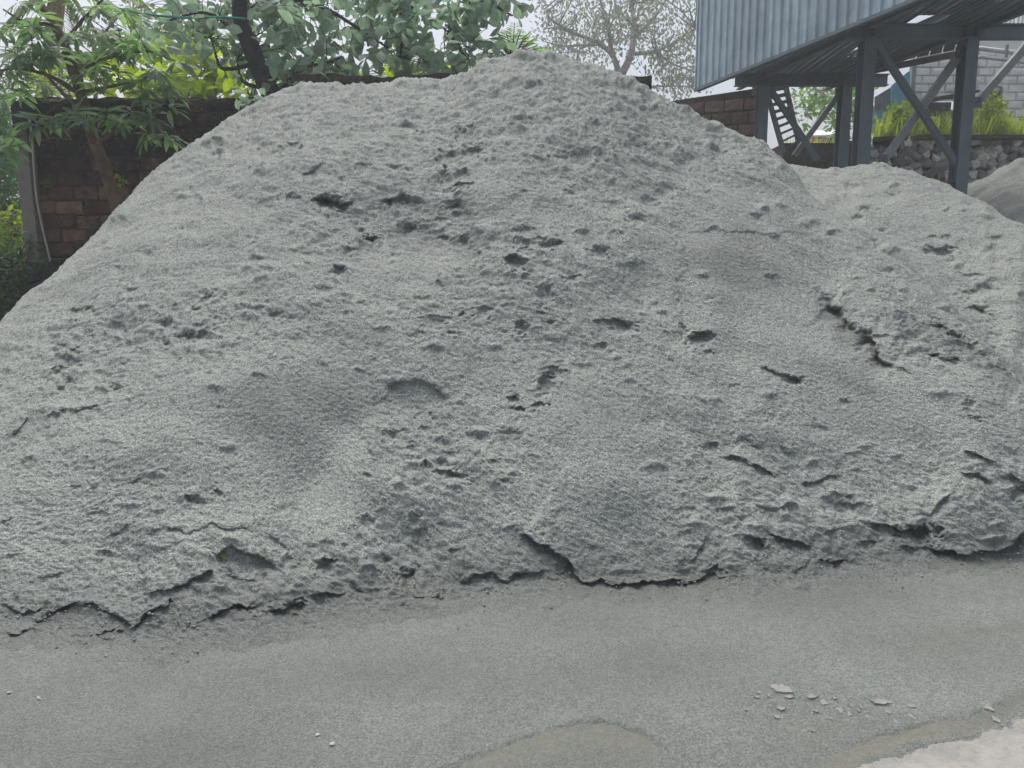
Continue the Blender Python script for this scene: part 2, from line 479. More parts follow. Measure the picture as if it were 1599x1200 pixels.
def foot_d(a): return np.interp(a, _ag, _df)
def pile_start(a): return foot_d(a) - 0.32 + 0.10 * PN[7](a * 14, a * 0) + 0.05 * PN[8](a * 60, a * 0)

def smax(a, b, k): return k * np.logaddexp(a / k, b / k)

# features on the face, in pixels of the photograph: mapped to the surface where they lie
# cracks: polyline (left to right; uphill side is positive), out = crust pushed out above, inn = hollow below, widths up/down
CR = [
 ([(0,945),(34,957),(66,948)], 6, 7, 45, 16), ([(55,972),(81,950),(111,943),(143,940),(155,952),(176,960),(196,970),(208,979)], 8, 11, 60, 24),
 ([(208,979),(217,966),(236,953),(257,948),(267,936)], 9, 14, 40, 18), ([(145,990),(175,987),(203,985)], 6, 9, 20, 12), ([(152,999),(183,1001)], 4, 5, 14, 8),
 ([(226,928),(243,923),(267,921),(290,913),(311,904),(334,896)], 8, 13, 40, 18), ([(170,835),(189,832),(206,822)], 4, 7, 30, 8),
 ([(236,830),(263,828),(290,835),(304,827),(331,822),(348,827),(368,828),(388,828),(422,837),(439,849),(449,862),(456,879),(473,889)], -1, 9, 30, 9),
 ([(334,867),(361,856),(388,866),(412,875),(436,894)], 7, 10, 30, 20), ([(324,970),(355,958),(375,950),(398,957)], 8, 13, 35, 22),
 ([(422,961),(449,958),(473,949)], 8, 15, 35, 18), ([(483,936),(507,930),(520,933),(540,928)], 7, 11, 30, 18), ([(10,996),(34,994),(54,979)], 7, 10, 30, 18),
 ([(196,752),(211,750),(222,746)], 3, 6, 18, 8), ([(65,901),(80,894),(95,893)], 3, 5, 22, 10), ([(93,646),(125,645),(158,633)], 4, 5, 30, 12),
 ([(72,659),(86,652),(100,654)], 4, 6, 20, 16), ([(16,686),(30,672),(45,650)], 4, 7, 20, 10),
 ([(1132,711),(1160,718),(1187,728),(1214,747)], 6, 10, 40, 14), ([(1150,681),(1175,690),(1194,694)], 4, 5, 25, 10), ([(1220,699),(1238,706)], 3, 6, 14, 8),
 ([(1250,757),(1275,754),(1292,745),(1309,749)], 6, 11, 30, 12), ([(1355,821),(1383,825),(1410,834),(1447,820)], 8, 15, 45, 24),
 ([(1447,806),(1464,787),(1485,769)], 6, 10, 30, 18), ([(1452,858),(1485,860),(1512,870),(1522,862),(1559,858),(1579,853),(1605,828)], 14, 20, 60, 30),
 ([(1498,742),(1522,742),(1545,757)], 6, 10, 28, 16), ([(1559,749),(1579,745),(1605,760)], 6, 10, 28, 18), ([(1505,708),(1532,718),(1552,727)], 5, 9, 28, 14),
 ([(1160,838),(1184,843),(1196,863)], 7, 12, 24, 14), ([(1201,833),(1228,843),(1252,850),(1268,857)], 8, 14, 36, 16), ([(1275,877),(1316,877)], 7, 12, 26, 12),
 ([(1400,860),(1430,862)], 6, 11, 22, 14), ([(1339,853),(1366,851)], 4, 9, 16, 8), ([(1285,837),(1302,833)], 5, 9, 16, 10),
 ([(1079,881),(1093,863),(1105,836)], 4, 9, 20, 8), ([(1066,912),(1100,900),(1130,903)], 6, 11, 24, 14), ([(1245,893),(1264,876)], 4, 7, 18, 10),
 ([(1116,795),(1130,800),(1147,793)], 4, 5, 18, 10), ([(1180,790),(1215,795),(1242,788)], 4, 6, 18, 12), ([(1295,785),(1325,792),(1350,790)], 4, 5, 18, 10),
 ([(1290,768),(1312,776),(1330,780)], 4, 7, 18, 12), ([(1140,812),(1165,806)], 3, 5, 16, 10),
 ([(817,831),(837,843),(860,853),(877,867),(893,880),(908,909),(920,908),(940,902),(957,908),(977,908),(1000,907),(1040,907),(1066,906)], 13, 15, 80, 26),
 ([(717,904),(743,898),(763,894),(787,903),(810,896),(850,895)], 8, 9, 50, 14), ([(600,601),(630,595),(660,598),(680,608),(702,624)], 5, 9, 50, 24, 4),
 ([(777,673),(803,670),(823,676)], 5, 10, 40, 30, 5), ([(575,695),(583,716)], 3, 6, 14, 8), ([(655,665),(674,669)], 3, 6, 18, 8), ([(672,742),(700,735),(722,745)], 6, 12, 26, 14),
 ([(543,911),(572,927)], 5, 9, 24, 12), ([(630,905),(645,893)], 5, 9, 18, 14), ([(553,392),(577,368),(604,360)], 5, 8, 40, 26, 7), ([(600,364),(641,354),(679,358),(724,374),(755,396)], 5, 12, 50, 40, 9),
 ([(490,310),(511,308),(530,316),(555,316)], 7, 14, 40, 20), ([(600,316),(632,308),(660,316)], 5, 10, 30, 16), ([(690,322),(722,312)], 4, 6, 18, 10),
 ([(1295,472),(1322,499),(1339,516),(1363,526)], 9, 26, 60, 32, 4), ([(1363,526),(1369,545),(1376,559),(1398,571)], 10, 26, 40, 26), ([(1363,526),(1393,523)], 4, 6, 18, 8),
 ([(1075,524),(1096,518),(1116,520)], 5, 12, 26, 18), ([(1190,570),(1222,586),(1252,592)], 5, 10, 28, 12), ([(1412,492),(1440,505),(1469,508),(1491,522),(1522,543),(1560,570),(1605,600)], 6, 14, 40, 40, 8),
 ([(1448,556),(1475,560),(1500,564)], 5, 9, 20, 14), ([(1500,485),(1522,478),(1545,490)], 4, 6, 20, 12), ([(785,404),(805,402),(822,416)], 4, 9, 22, 14),
 ([(845,378),(865,384),(880,380)], 4, 8, 24, 14), ([(925,505),(960,500),(985,508)], 5, 9, 30, 16), ([(468,275),(490,272),(505,262)], 5, 6, 24, 12), ([(700,862),(716,858)], 3, 5, 14, 8),
 ([(352,893),(375,905),(400,912)], 4, 6, 24, 12), ([(590,955),(640,948),(690,952)], 4, 4, 24, 10), ([(640,935),(700,930)], 4, 4, 20, 10), ([(1180,930),(1215,928)], 3, 3, 18, 8), ([(1420,905),(1460,900),(1500,905)], 3, 4, 22, 10),
]
# dents: x, y, radius x, radius y, depth (all pixels), steepness
DN = [
 (127,489,17,8,11),(142,483,6,4,8),(187,424,7,7,7),(203,456,12,7,7),(326,466,8,5,7),(306,483,6,4,8),(320,475,30,15,7),(260,506,9,6,9),(294,523,12,6,9),(317,523,9,7,10),(306,530,26,9,7),
 (255,533,5,4,8),(400,498,48,16,7),(429,491,7,4,7),(98,545,7,5,8),(120,555,9,7,10),(110,570,14,6,6),(95,584,11,6,9),(110,601,6,8,8),(96,611,5,4,7),(186,613,16,7,7),(24,680,12,5,7),(182,510,8,5,6),
 (527,421,9,6,9),(503,456,15,7,7),(447,201,9,10,10),(462,231,9,9,10),(436,238,9,7,8),(400,225,12,7,8),(511,314,18,8,16),(528,322,12,5,10),(457,311,9,8,9),(568,265,11,7,8),(615,265,8,5,7),
 (727,211,15,9,11),(737,237,18,9,12),(700,248,17,9,12),(693,275,7,13,9),(720,274,13,6,11),(722,292,12,6,9),(706,318,12,5,9),(670,215,16,9,8),(636,204,15,7,8),(340,228,7,5,7),
 (641,354,7,4,10),(564,362,7,4,8),(577,371,9,5,9),(545,391,8,5,8),(689,340,9,6,8),(695,372,10,4,7),(724,372,8,9,9),(631,310,9,5,9),(606,317,8,4,8),(712,332,6,4,6),(532,420,6,5,7),
 (820,360,18,9,10),(834,381,25,9,9),(868,381,16,5,8),(819,394,10,6,10),(805,411,16,9,13),(822,435,5,6,7),(852,459,10,14,9),(815,511,9,9,12),(755,487,13,8,9),(722,493,5,4,9),(844,491,6,4,7),
 (861,504,10,4,7),(679,506,18,10,8),(706,523,5,4,7),(687,447,4,4,7),(935,394,13,7,10),(895,435,10,5,7),(940,541,9,5,10),(976,509,18,9,9),(852,600,11,12,16),(866,585,14,9,11),(803,625,6,6,14),
 (813,639,8,5,13),(842,635,10,5,11),(577,371,9,5,6),(1050,533,16,16,6),(1067,514,5,10,10),(1096,526,18,9,12),(1106,549,9,4,8),(1240,594,15,7,12),(1471,391,20,6,11),(1522,459,15,8,9),(1532,484,11,6,8),
 (1184,341,9,7,6),(1387,428,11,6,6),(1295,472,14,9,8),(1410,494,9,7,9),(1469,509,7,5,9),(1491,523,10,6,10),(1522,543,12,6,10),(1451,558,6,5,9),(1110,698,14,8,9),(1317,629,6,6,8),(1512,637,8,12,8),
 (1525,655,9,6,7),(1427,834,24,11,18),(1464,826,8,8,14),(1589,772,13,9,14),(1184,852,12,10,13),(1116,896,12,8,12),(385,957,14,8,13),(460,952,14,9,14),(510,883,12,9,13),(294,779,6,5,11),(307,782,12,6,9),
 (338,771,7,5,9),(118,759,7,4,6),(152,803,11,6,7),(12,818,7,5,7),(165,864,7,6,7),(253,735,10,4,6),(643,623,40,18,6),(750,692,55,18,5),(615,677,11,5,9),(643,701,4,8,7),(653,722,4,8,7),(665,727,4,5,8),
 (690,723,5,6,8),(703,710,7,6,7),(713,745,16,9,10),(773,722,6,4,7),(787,753,8,5,8),(573,748,6,6,8),(570,817,12,10,9),(647,813,10,9,10),(657,838,9,9,9),(633,900,13,13,11),(513,883,10,9,9),(605,875,8,6,8),
 (480,980,10,4,4),(1190,650,20,8,4),(960,320,16,8,6),(1010,318,16,9,7),(990,345,14,7,6),(900,300,14,7,5),(870,245,13,7,6),(820,190,18,8,6),(880,160,15,7,6),(930,200,18,9,7),(990,230,20,9,7),(1070,255,18,8,6),
 (900,245,24,9,8),(840,140,18,7,6),(780,150,16,7,5),(1040,300,16,9,6),(760,230,14,8,6),(1075,800,9,6,6),(1020,660,15,8,4),(420,300,16,8,5),(360,300,16,8,5),(300,360,18,8,5),(230,400,14,7,5),
]
# broad swells and hollows: x, y, rx, ry, rotation (deg), out (pixels)
SW = [(505,765,60,120,28,-22),(930,740,110,120,20,24),(300,640,220,110,-20,14),(640,360,120,55,8,-16),(560,250,130,60,0,12),(640,680,100,70,10,-10),(1200,640,170,100,10,10),
      (1290,440,70,40,15,-9),(1110,430,50,110,0,14),(1010,460,60,60,0,-12),(700,300,60,80,-25,10),(860,300,90,80,0,-10),(1000,210,110,60,15,8),(760,560,90,60,0,-9),(1500,620,90,60,20,8),
      (1300,560,80,40,10,9),(650,850,90,60,0,-8),(400,840,100,50,0,10),(140,740,120,80,-25,8),(1480,800,80,40,-5,10),(330,250,60,60,0,6),(860,560,60,80,0,-9),(180,560,80,70,-40,-8)]
# slip faces: polyline, step (right/uphill side stands proud), width of the face, reach
ST = [([(1066,315),(1052,360),(1064,410),(1060,470),(1072,545)], 9, 16, 90), ([(690,250),(712,300),(735,350),(768,400)], -12, 10, 110), ([(455,840),(500,770),(560,690),(575,620)], 10, 22, 90),
      ([(905,905),(868,820),(850,740),(870,640)], -10, 26, 120)]

def rough_mask(px, py):
    """how cloddy the surface is, from smooth slides (0) to loose clods (1)"""
    m = 0.35 + 0.55 * sstep(330, 180, py)
    def blob(x, y, rx, ry, a):
        return a * np.exp(-(((px - x) / rx) ** 2 + ((py - y) / ry) ** 2))
    m = m + blob(300, 510, 170, 70, 0.5) + blob(110, 570, 60, 60, 0.5) + blob(670, 720, 90, 60, 0.6) + blob(600, 870, 110, 60, 0.6) + blob(560, 340, 150, 50, 0.5)
    m = m + blob(1270, 820, 160, 70, 0.5) + blob(1480, 540, 100, 50, 0.7) + blob(1530, 770, 80, 60, 0.4) + blob(350, 900, 160, 60, 0.5) + blob(830, 440, 80, 90, 0.3) + blob(1000, 220, 140, 90, 0.3)
    m = m - blob(510, 760, 70, 110, 0.6) - blob(930, 740, 100, 110, 0.45) - blob(400, 640, 170, 70, 0.35) - blob(1230, 540, 120, 60, 0.35) - blob(1400, 650, 150, 70, 0.35) - blob(1130, 430, 80, 90, 0.3)
    return np.clip(m, 0.05, 1.3)

# loose crumbly texture: many small soft dents and clods where the heap was walked on or slumped
_g = np.random.default_rng(5)
CL = []
def _sil(x): return np.interp(x, [c[0] for c in CREST], [c[1] for c in CREST])
while len(CL) < 470:
    x, y = _g.uniform(0, 1599), _g.uniform(95, 930)
    if y < _sil(x) + 6: continue
    k = float(rough_mask(np.array([x]), np.array([y]))[0])
    if _g.uniform() > k * 0.9 + 0.03: continue
    r = _g.uniform(3.5, 10) * (0.75 + 0.35 * y / 900)
    CL.append((x, y, r * _g.uniform(1.0, 2.0), r * _g.uniform(0.5, 0.9), (-.6 if _g.uniform() < .42 else 1) * r * _g.uniform(.45, .9)))

for _ in range(95):                       # clods along the skyline and on the second lobe
    x = _g.uniform(40, 1190); r = _g.uniform(3.5, 9.5) * (0.62 if x < 430 else 1.0)
    CL.append((x, _sil(x) + _g.uniform(-4, 26), r * _g.uniform(1, 1.9), r * _g.uniform(.6, 1.0), r * _g.uniform(.32, .68)))
for _ in range(60):
    x = _g.uniform(1300, 1599); r = _g.uniform(4, 10); y0 = np.interp(x, [c[0] for c in LOBE], [c[1] for c in LOBE]); y1 = min(_sil(x), y0 + 140)
    CL.append((x, _g.uniform(y0 - 2, y1), r * _g.uniform(1, 1.9), r * _g.uniform(.5, .9), (-1 if _g.uniform() < .5 else 1) * r * _g.uniform(.4, .8)))

def poly_dist(px, py, pts, closed_ends=True):
    best = np.full(px.shape, 1e9, np.float32); sign = np.ones(px.shape, np.float32); tt = np.zeros(px.shape, np.float32)
    L = 0.0
    for (x0, y0), (x1, y1) in zip(pts[:-1], pts[1:]):
        dx, dy = x1 - x0, y1 - y0; l2 = dx * dx + dy * dy; ln = math.sqrt(l2)
        t = np.clip(((px - x0) * dx + (py - y0) * dy) / l2, 0, 1)
        ex, ey = px - (x0 + t * dx), py - (y0 + t * dy)
        d = np.hypot(ex, ey)
        cr = dx * ey - dy * ex
        m = d < best
        best = np.where(m, d, best); sign = np.where(m, np.where(cr < 0, 1.0, -1.0), sign); tt = np.where(m, L + t * ln, tt)
        L += ln
    return best * sign, tt, L

def face_features(px, py):
    """push towards (+) or away from (-) the viewer side, in pixels; also masks of hollows and of raised clods"""
    shp = px.shape
    px = px.ravel(); py = py.ravel()
    n1 = PN[0](px / 23, py / 15); n2 = PN[1](px / 23 + 9, py / 15); n3 = PN[2](px / 8, py / 6); n4 = PN[3](px / 8 + 5, py / 6)
    wx = (px + 4.5 * n1 + 2.6 * n3).astype(np.float32); wy = (py + 4.0 * n2 + 2.2 * n4).astype(np.float32)
    out = np.zeros(px.shape, np.float32)
    pitted = np.zeros(px.shape, np.float32)  # darkening mask: just below cracks and inside the deeper dents
    lift = np.zeros(px.shape, np.float32)
    for x, y, rx, ry, rot, a in SW:
        m = np.nonzero((np.abs(px - x) < 2.6 * max(rx, ry)) & (np.abs(py - y) < 2.6 * max(rx, ry)))[0]
        c, s = math.cos(R(rot)), math.sin(R(rot))
        u = ((px[m] - x) * c + (py[m] - y) * s) / rx; v = (-(px[m] - x) * s + (py[m] - y) * c) / ry
        out[m] += 1.4 * a * np.exp(-(u * u + v * v) * 1.2)
    for pts, a, w, reach in ST:
        xs = [p[0] for p in pts]; ys = [p[1] for p in pts]
        m = np.nonzero((px > min(xs) - 2.5 * reach) & (px < max(xs) + 2.5 * reach) & (py > min(ys) - 60) & (py < max(ys) + 60))[0]
        s, t, L = poly_dist(wx[m], wy[m], pts)
        e = sstep(0, 0.25, t / L) * sstep(1.0, 0.75, t / L)
        dirn = -s            # these run top to bottom: right side negative
        out[m] += a * e * np.tanh(dirn / w) * np.exp(-np.abs(s) / reach)
    for cr_ in CR:
        pts, up, dn, wu, wd = cr_[:5]; soft = cr_[5] if len(cr_) > 5 else 1.3
        up *= 0.8; dn *= 0.74; wd *= 0.9
        xs = [p[0] for p in pts]; ys = [p[1] for p in pts]; r = 3.0 * max(wu, wd)
        m = np.nonzero((wx > min(xs) - r) & (wx < max(xs) + r) & (wy > min(ys) - r) & (wy < max(ys) + r))[0]
        if not len(m): continue
        s, t, L = poly_dist(wx[m], wy[m], pts)
        ends = np.minimum(t, L - t)
        # beyond the ends fade with distance past them
        e = sstep(0, min(10.0, 0.3 * L), ends + 2.0)
        vary = np.clip(0.95 + 0.75 * PN[4](wx[m] / 26, wy[m] / 26), 0.15, 1.6)
        upv = up * np.exp(-np.maximum(s, 0) / wu) * (s >= 0)
        dnv = -dn * np.exp(-(np.maximum(-s, 0) / wd) ** 1.6) * vary * (s < 0)
        ed = 1.0
        if soft:
            k_ = 0.5 + 0.5 * np.tanh(s / soft)
            upv = up * np.exp(-np.abs(s) / wu) * k_; dnv = -dn * np.exp(-(np.abs(s) / wd) ** 1.6) * vary * (1 - k_)
        out[m] += (upv * (0.6 + 0.4 * vary) + dnv) * e * ed
        pitted[m] = np.maximum(pitted[m], np.exp(-(np.maximum(-s, 0) / (wd * 0.8)) ** 2) * (s < 0) * e * min(1.0, dn / 13.0))
    for x, y, rx, ry, a in CL:
        m = np.nonzero((np.abs(wx - x) < 2.4 * rx) & (np.abs(wy - y) < 2.8 * ry))[0]
        u = (wx[m] - x) / rx; v = (wy[m] - y) / ry
        v = np.where(v < 0, v * 1.5, v * 0.8) if a < 0 else np.where(v > 0, v * 1.7, v * 0.8)
        q = u * u + v * v
        (out if a < 0 else lift)[m] += a * np.exp(-q ** 1.3)
    for x, y, rx, ry, dep in DN:
        m = np.nonzero((np.abs(wx - x) < 3 * rx) & (np.abs(wy - y) < 4 * ry))[0]
        u = (wx[m] - x) / rx; v = (wy[m] - y) / ry
        v = np.where(v < 0, v * 1.15, v * 0.75)                    # steep at the head, open below
        q = np.sqrt(u * u + v * v) * (1 + 0.38 * PN[5](px[m] / (0.75 * rx) + x, py[m] / (0.75 * ry) + y) + 0.25 * PN[6](px[m] / 5, py[m] / 4))
        if dep >= 9.5:
            out[m] += -dep * 0.85 / (1 + np.exp((q - 0.88) * 4.5)) + 0.16 * dep * np.exp(-((q - 1.35) / 0.4) ** 2)
        else:
            out[m] += -dep * 1.0 * np.exp(-(q / 0.95) ** 2.2) + 0.14 * dep * np.exp(-((q - 1.5) / 0.45) ** 2)
        pitted[m] = np.maximum(pitted[m], sstep(1.1, 0.6, q) * np.clip((dep - 7) / 9, 0, 1) * 0.7)
    return out.reshape(shp), pitted.reshape(shp), lift.reshape(shp)

def small_relief(x, y, s, mask):
    """metres, along the normal; x across, s along the slope"""
    w = 0.030 * PN[0](x / 0.80, s / 0.62) + 0.016 * PN[1](x / 0.34, s / 0.27)
    b = 0.026 * (PN[2](x / 0.21, s / 0.15)) + 0.022 * (np.abs(PN[3](x / 0.12, s / 0.09)) - 0.3) + 0.013 * PN[4](x / 0.055, s / 0.042)
    f = 0.0058 * PN[5](x / 0.030, s / 0.024) + 0.0046 * PN[6](x / 0.020, s / 0.013)
    return w + b * mask + f * (0.75 + 0.5 * mask)

def ground_relief(X, Y):
    return 0.010 * PN[0](X / 0.9, Y / 0.7) + 0.0055 * PN[1](X / 0.23, Y / 0.2) + 0.0022 * PN[2](X / 0.06, Y / 0.05) + 0.0016 * PN[3](X / 0.021, Y / 0.018)

def build_pile():
    NR = 750
    az = np.radians(np.concatenate([np.linspace(-50, -37.8, 24), np.linspace(-37.5, 37.5, 1100), np.linspace(37.8, 50, 24)]))
    NA = len(az)
    d0 = pile_start(az)
    dcm = np.interp(az, _ag, _dc); dcl = np.interp(az, la[:, 0], ld)
    kb = sstep(R(5), R(15), az)
    dend = gsm((dcm + 1.6) * (1 - kb) + kb * (np.maximum(dcm, dcl) + 0.9), 0.5)
    D = np.zeros((NR, NA))
    for i in range(NA):
        dd = np.linspace(d0[i], dend[i], 500)
        h = np.maximum(pile_base(np.full(500, az[i]), dd), 0)
        el = np.arctan2(h - EYE[2], dd)
        w = np.maximum(np.diff(el), 0) + 0.10 * np.diff(dd) / dd[1:] + 1e-5
        cum = np.concatenate([[0], np.cumsum(w)]); cum /= cum[-1]
        D[:, i] = np.interp(np.linspace(0, 1, NR), cum, dd)
    A = np.broadcast_to(az, D.shape)
    H = smax(pile_base(A, D), np.zeros_like(D), 0.045)
    X = D * np.sin(A); Y = D * np.cos(A)
    px, py = project(X, Y, H)
    # base normals
    e = 0.03
    def hxy(x, y): return smax(pile_base(np.arctan2(x, y), np.hypot(x, y)), np.zeros_like(x), 0.045)
    gx = (hxy(X + e, Y) - hxy(X - e, Y)) / (2 * e); gy = (hxy(X, Y + e) - hxy(X, Y - e)) / (2 * e)
    nl = np.sqrt(gx * gx + gy * gy + 1)
    nx, ny, nz = -gx / nl, -gy / nl, 1 / nl
    S = np.hypot(Y, H) * 1.0 + 0.4 * H
    mask = rough_mask(px, py)
    edge = sstep(0.02, 0.26, D - d0[None, :])
    rel = small_relief(X, Y, 1.22 * Y + 0.25 * X, mask) * edge + ground_relief(X, Y) * (1 - edge)
    out, pitted, lift = face_features(px, py)
    rel = rel + np.clip(lift, 0, 16) * (D / F) * edge * 0.8
    front = 1.0
    push = out * (D / F) * edge
    hx, hy, hz = -np.sin(A), -np.cos(A), 0.18
    V = np.stack([X + nx * rel + hx * push, Y + ny * rel + hy * push, H + nz * rel + hz * push * 0.6 - 0.010 + 0.016 * sstep(0.0, 0.14, D - d0[None, :])], -1)
    V[0, :, 2] -= 0.03
    idx = np.arange(NR * NA).reshape(NR, NA)
    Q = np.stack([idx[:-1, :-1], idx[:-1, 1:], idx[1:, 1:], idx[1:, :-1]], -1).reshape(-1, 4)
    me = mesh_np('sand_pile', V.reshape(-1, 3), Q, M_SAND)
    wet = np.clip(0.75 * pitted + 0.85 * sstep(0.30, 0.0, pile_base(A, D))  + 0.45 * sstep(0.0, 0.45, PN[9](X / 1.1, Y / 0.8)) * sstep(0.35, 0.1, mask), 0, 1)  # cracks and dents take the same darker, less rough tone as the foot
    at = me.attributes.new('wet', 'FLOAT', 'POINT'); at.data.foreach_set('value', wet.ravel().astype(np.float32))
    at = me.attributes.new('silt', 'FLOAT', 'POINT'); at.data.foreach_set('value', np.zeros(NR * NA, np.float32))
    o = link('sand_pile', me)
    tag(o, 'huge heap of moist grey crushed sand with cracks and footprints, filling the picture', 'sand pile')
    return o

# ------------------------------------------------------------------ ground
PUD = [(640, 1230), (690, 1202), (760, 1176), (830, 1147), (890, 1131), (950, 1130), (1000, 1146), (1045, 1175), (1075, 1230)]
RIV = [(1230, 1225), (1290, 1197), (1335, 1178), (1400, 1152), (1480, 1137), (1545, 1124), (1572, 1104), (1610, 1084), (1680, 1060)]
SLAB = [(1240, 1240), (1290, 1206), (1335, 1192), (1400, 1170), (1480, 1152), (1545, 1138), (1580, 1122), (1620, 1108), (1700, 1085)]

def ground_z(x, y):
    a = np.arctan2(x, y); d = np.hypot(x, y)
    base = smax(pile_base(np.clip(a, R(-50), R(50)), d), np.zeros_like(x), 0.045)
    return base, a, d

def build_ground():
    az = np.concatenate([np.linspace(-180, -48, 45), np.linspace(-46, -41, 10), np.linspace(-40, 40, 620), np.linspace(41, 46, 10), np.linspace(48, 180, 45)])
    az = np.radians(az)
    rr = np.concatenate([[0.02, 0.4, 0.9, 1.4], np.linspace(1.7, 5.2, 390), np.linspace(5.3, 16, 60), np.geomspace(17, 118, 16)])
    D, A = np.meshgrid(rr, az, indexing='ij')
    X = D * np.sin(A); Y = D * np.cos(A)
    inview = (np.abs(A) < R(50.3))
    base = np.where(inview, smax(pile_base(A, D), np.zeros_like(D), 0.045), 0.0)
    fd = foot_d(A)
    under = sstep(0.13, 0.30, D - pile_start(A)) * inview
    base = base * (1 - under) - 0.12 * under
    px, py = project(X, Y, np.zeros_like(X))
    ok = inview & (D > 1.5) & (D < 5.2)
    rel = ground_relief(X, Y)
    lump = np.exp(-(((px - 1280) / 190) ** 2 + ((py - 1090) / 75) ** 2))
    rel = rel + lump * (0.004 * PN[4](X / 0.05, Y / 0.04) + 0.003 * PN[5](X / 0.022, Y / 0.02))
    Z = base + rel * sstep(14, 5, D) * (1 - 0.0 * under)
    wet = np.full_like(X, 0.85); silt = np.zeros_like(X)
    m = ok
    q = PN[6](px[m] / 30, py[m] / 14) * 4 + PN[7](px[m] / 9, py[m] / 5) * 2
    s, t, L = poly_dist(px[m], (py[m] + q), PUD)
    ins = -s           # below the curve is inside
    Zm = Z[m]
    bowl = np.where(ins > 0, -0.012 * np.exp(-((ins - 12) / 13.0) ** 2) - (0.0068 + 0.005 * PN[5](X[m] / 0.016, Y[m] / 0.011) + 0.004 * PN[4](X[m] / 0.05, Y[m] / 0.03)) * sstep(0, 30, ins), 0.004 * np.exp(-(ins / 14) ** 2))
    flat = sstep(-6, 14, ins)
    Zm = Zm * (1 - 0.75 * flat) + bowl
    si_in = (1 - 0.72 * sstep(16, 52, ins)) * (0.75 + 0.5 * PN[9](px[m] / 40, py[m] / 10)) * sstep(1060, 985, px[m])
    w_p = sstep(-45, 6, ins) * sstep(1110, 1000, px[m]); si_p = sstep(-1, 5, ins) * 0.85 * np.clip(si_in, 0, 1)
    s2, t2, L2 = poly_dist(px[m], py[m] + q * 1.5, RIV)
    wid = 10 + 6 * (t2 / L2) * PN[8](t2 / 60, t2 * 0 + 3.1)
    ch = np.exp(-(s2 / wid) ** 4)
    Zm = Zm * (1 - 0.8 * ch) - 0.016 * ch
    w_r = np.exp(-(s2 / 30) ** 2); si_r = sstep(15, 8, np.abs(s2 + 2.0 + 3 * PN[3](px[m] / 14, py[m] / 7))) * (0.30 + 0.70 * sstep(190, 50, np.abs(px[m] - 1400)))
    # dark wet tongue at the right
    s3, t3, L3 = poly_dist(px[m], py[m] + q, [(1380, 1012), (1440, 1000), (1520, 985), (1640, 972)])
    w_t = np.where(s3 < 0, np.exp(-(s3 / 26) ** 2), np.exp(-(s3 / 6) ** 2)) * 0.9 * sstep(1370, 1450, px[m])
    s4, _, _ = poly_dist(px[m], py[m], SLAB)
    Zm = Zm - 0.022 * sstep(2, 22, -s4)
    Z[m] = Zm
    base_wet = 0.80 + 0.22 * PN[9](X[m] / 0.9, Y[m] / 0.5) + 0.15 * sstep(1080, 1180, py[m]) * sstep(900, 500, px[m])
    wet[m] = np.clip(np.maximum.reduce([base_wet, w_p * 0.95, w_r, w_t]), 0, 1)
    silt_far = 0.25 * np.exp(-(((px[m] - 1270) / 90) ** 2 + ((py[m] - 1150) / 20) ** 2))
    silt[m] = np.clip(np.maximum.reduce([si_p, si_r * 0.9, silt_far, w_t * 0.35]), 0, 1)
    Z = np.maximum(Z, terrace(X, Y) * (D > 9))
    V = np.stack([X, Y, Z], -1)
    NRr, NAa = D.shape
    idx = np.arange(NRr * NAa).reshape(NRr, NAa)
    Q = np.stack([idx[:-1, :-1], idx[:-1, 1:], idx[1:, 1:], idx[1:, :-1]], -1).reshape(-1, 4)
    me = mesh_np('ground', V.reshape(-1, 3), Q, M_SAND)
    for nm, arr in (('wet', wet), ('silt', silt)):
        at = me.attributes.new(nm, 'FLOAT', 'POINT'); at.data.foreach_set('value', arr.ravel().astype(np.float32))
    o = link('ground', me); tag(o, kind='structure')

def sheet_from_px(name, poly, z, mat, kind='structure', step=5, zf=None):
    """a level sheet whose outline is the ground under a set of image points"""
    pts = [onz(x, y, z) for x, y in poly]
    V = [(p[0], p[1], z) for p in pts]
    me = mesh_py(name, V, [tuple(range(len(V) - 1, -1, -1))], mat)
    o = link(name, me); tag(o, kind=kind)
    return o

def build_water():
    wz = -0.0075
    sheet_from_px('puddle', [(560, 1300), (600, 1225), (690, 1180), (760, 1155), (830, 1128), (890, 1114), (960, 1114), (1020, 1136), (1075, 1165), (1110, 1225), (1120, 1300)], wz, M_WATER)
    up = [(x, y - 26) for x, y in RIV]; dn = [(x, y + 20) for x, y in RIV]
    o = sheet_from_px('rivulet', up + dn[::-1], wz, M_WATER)

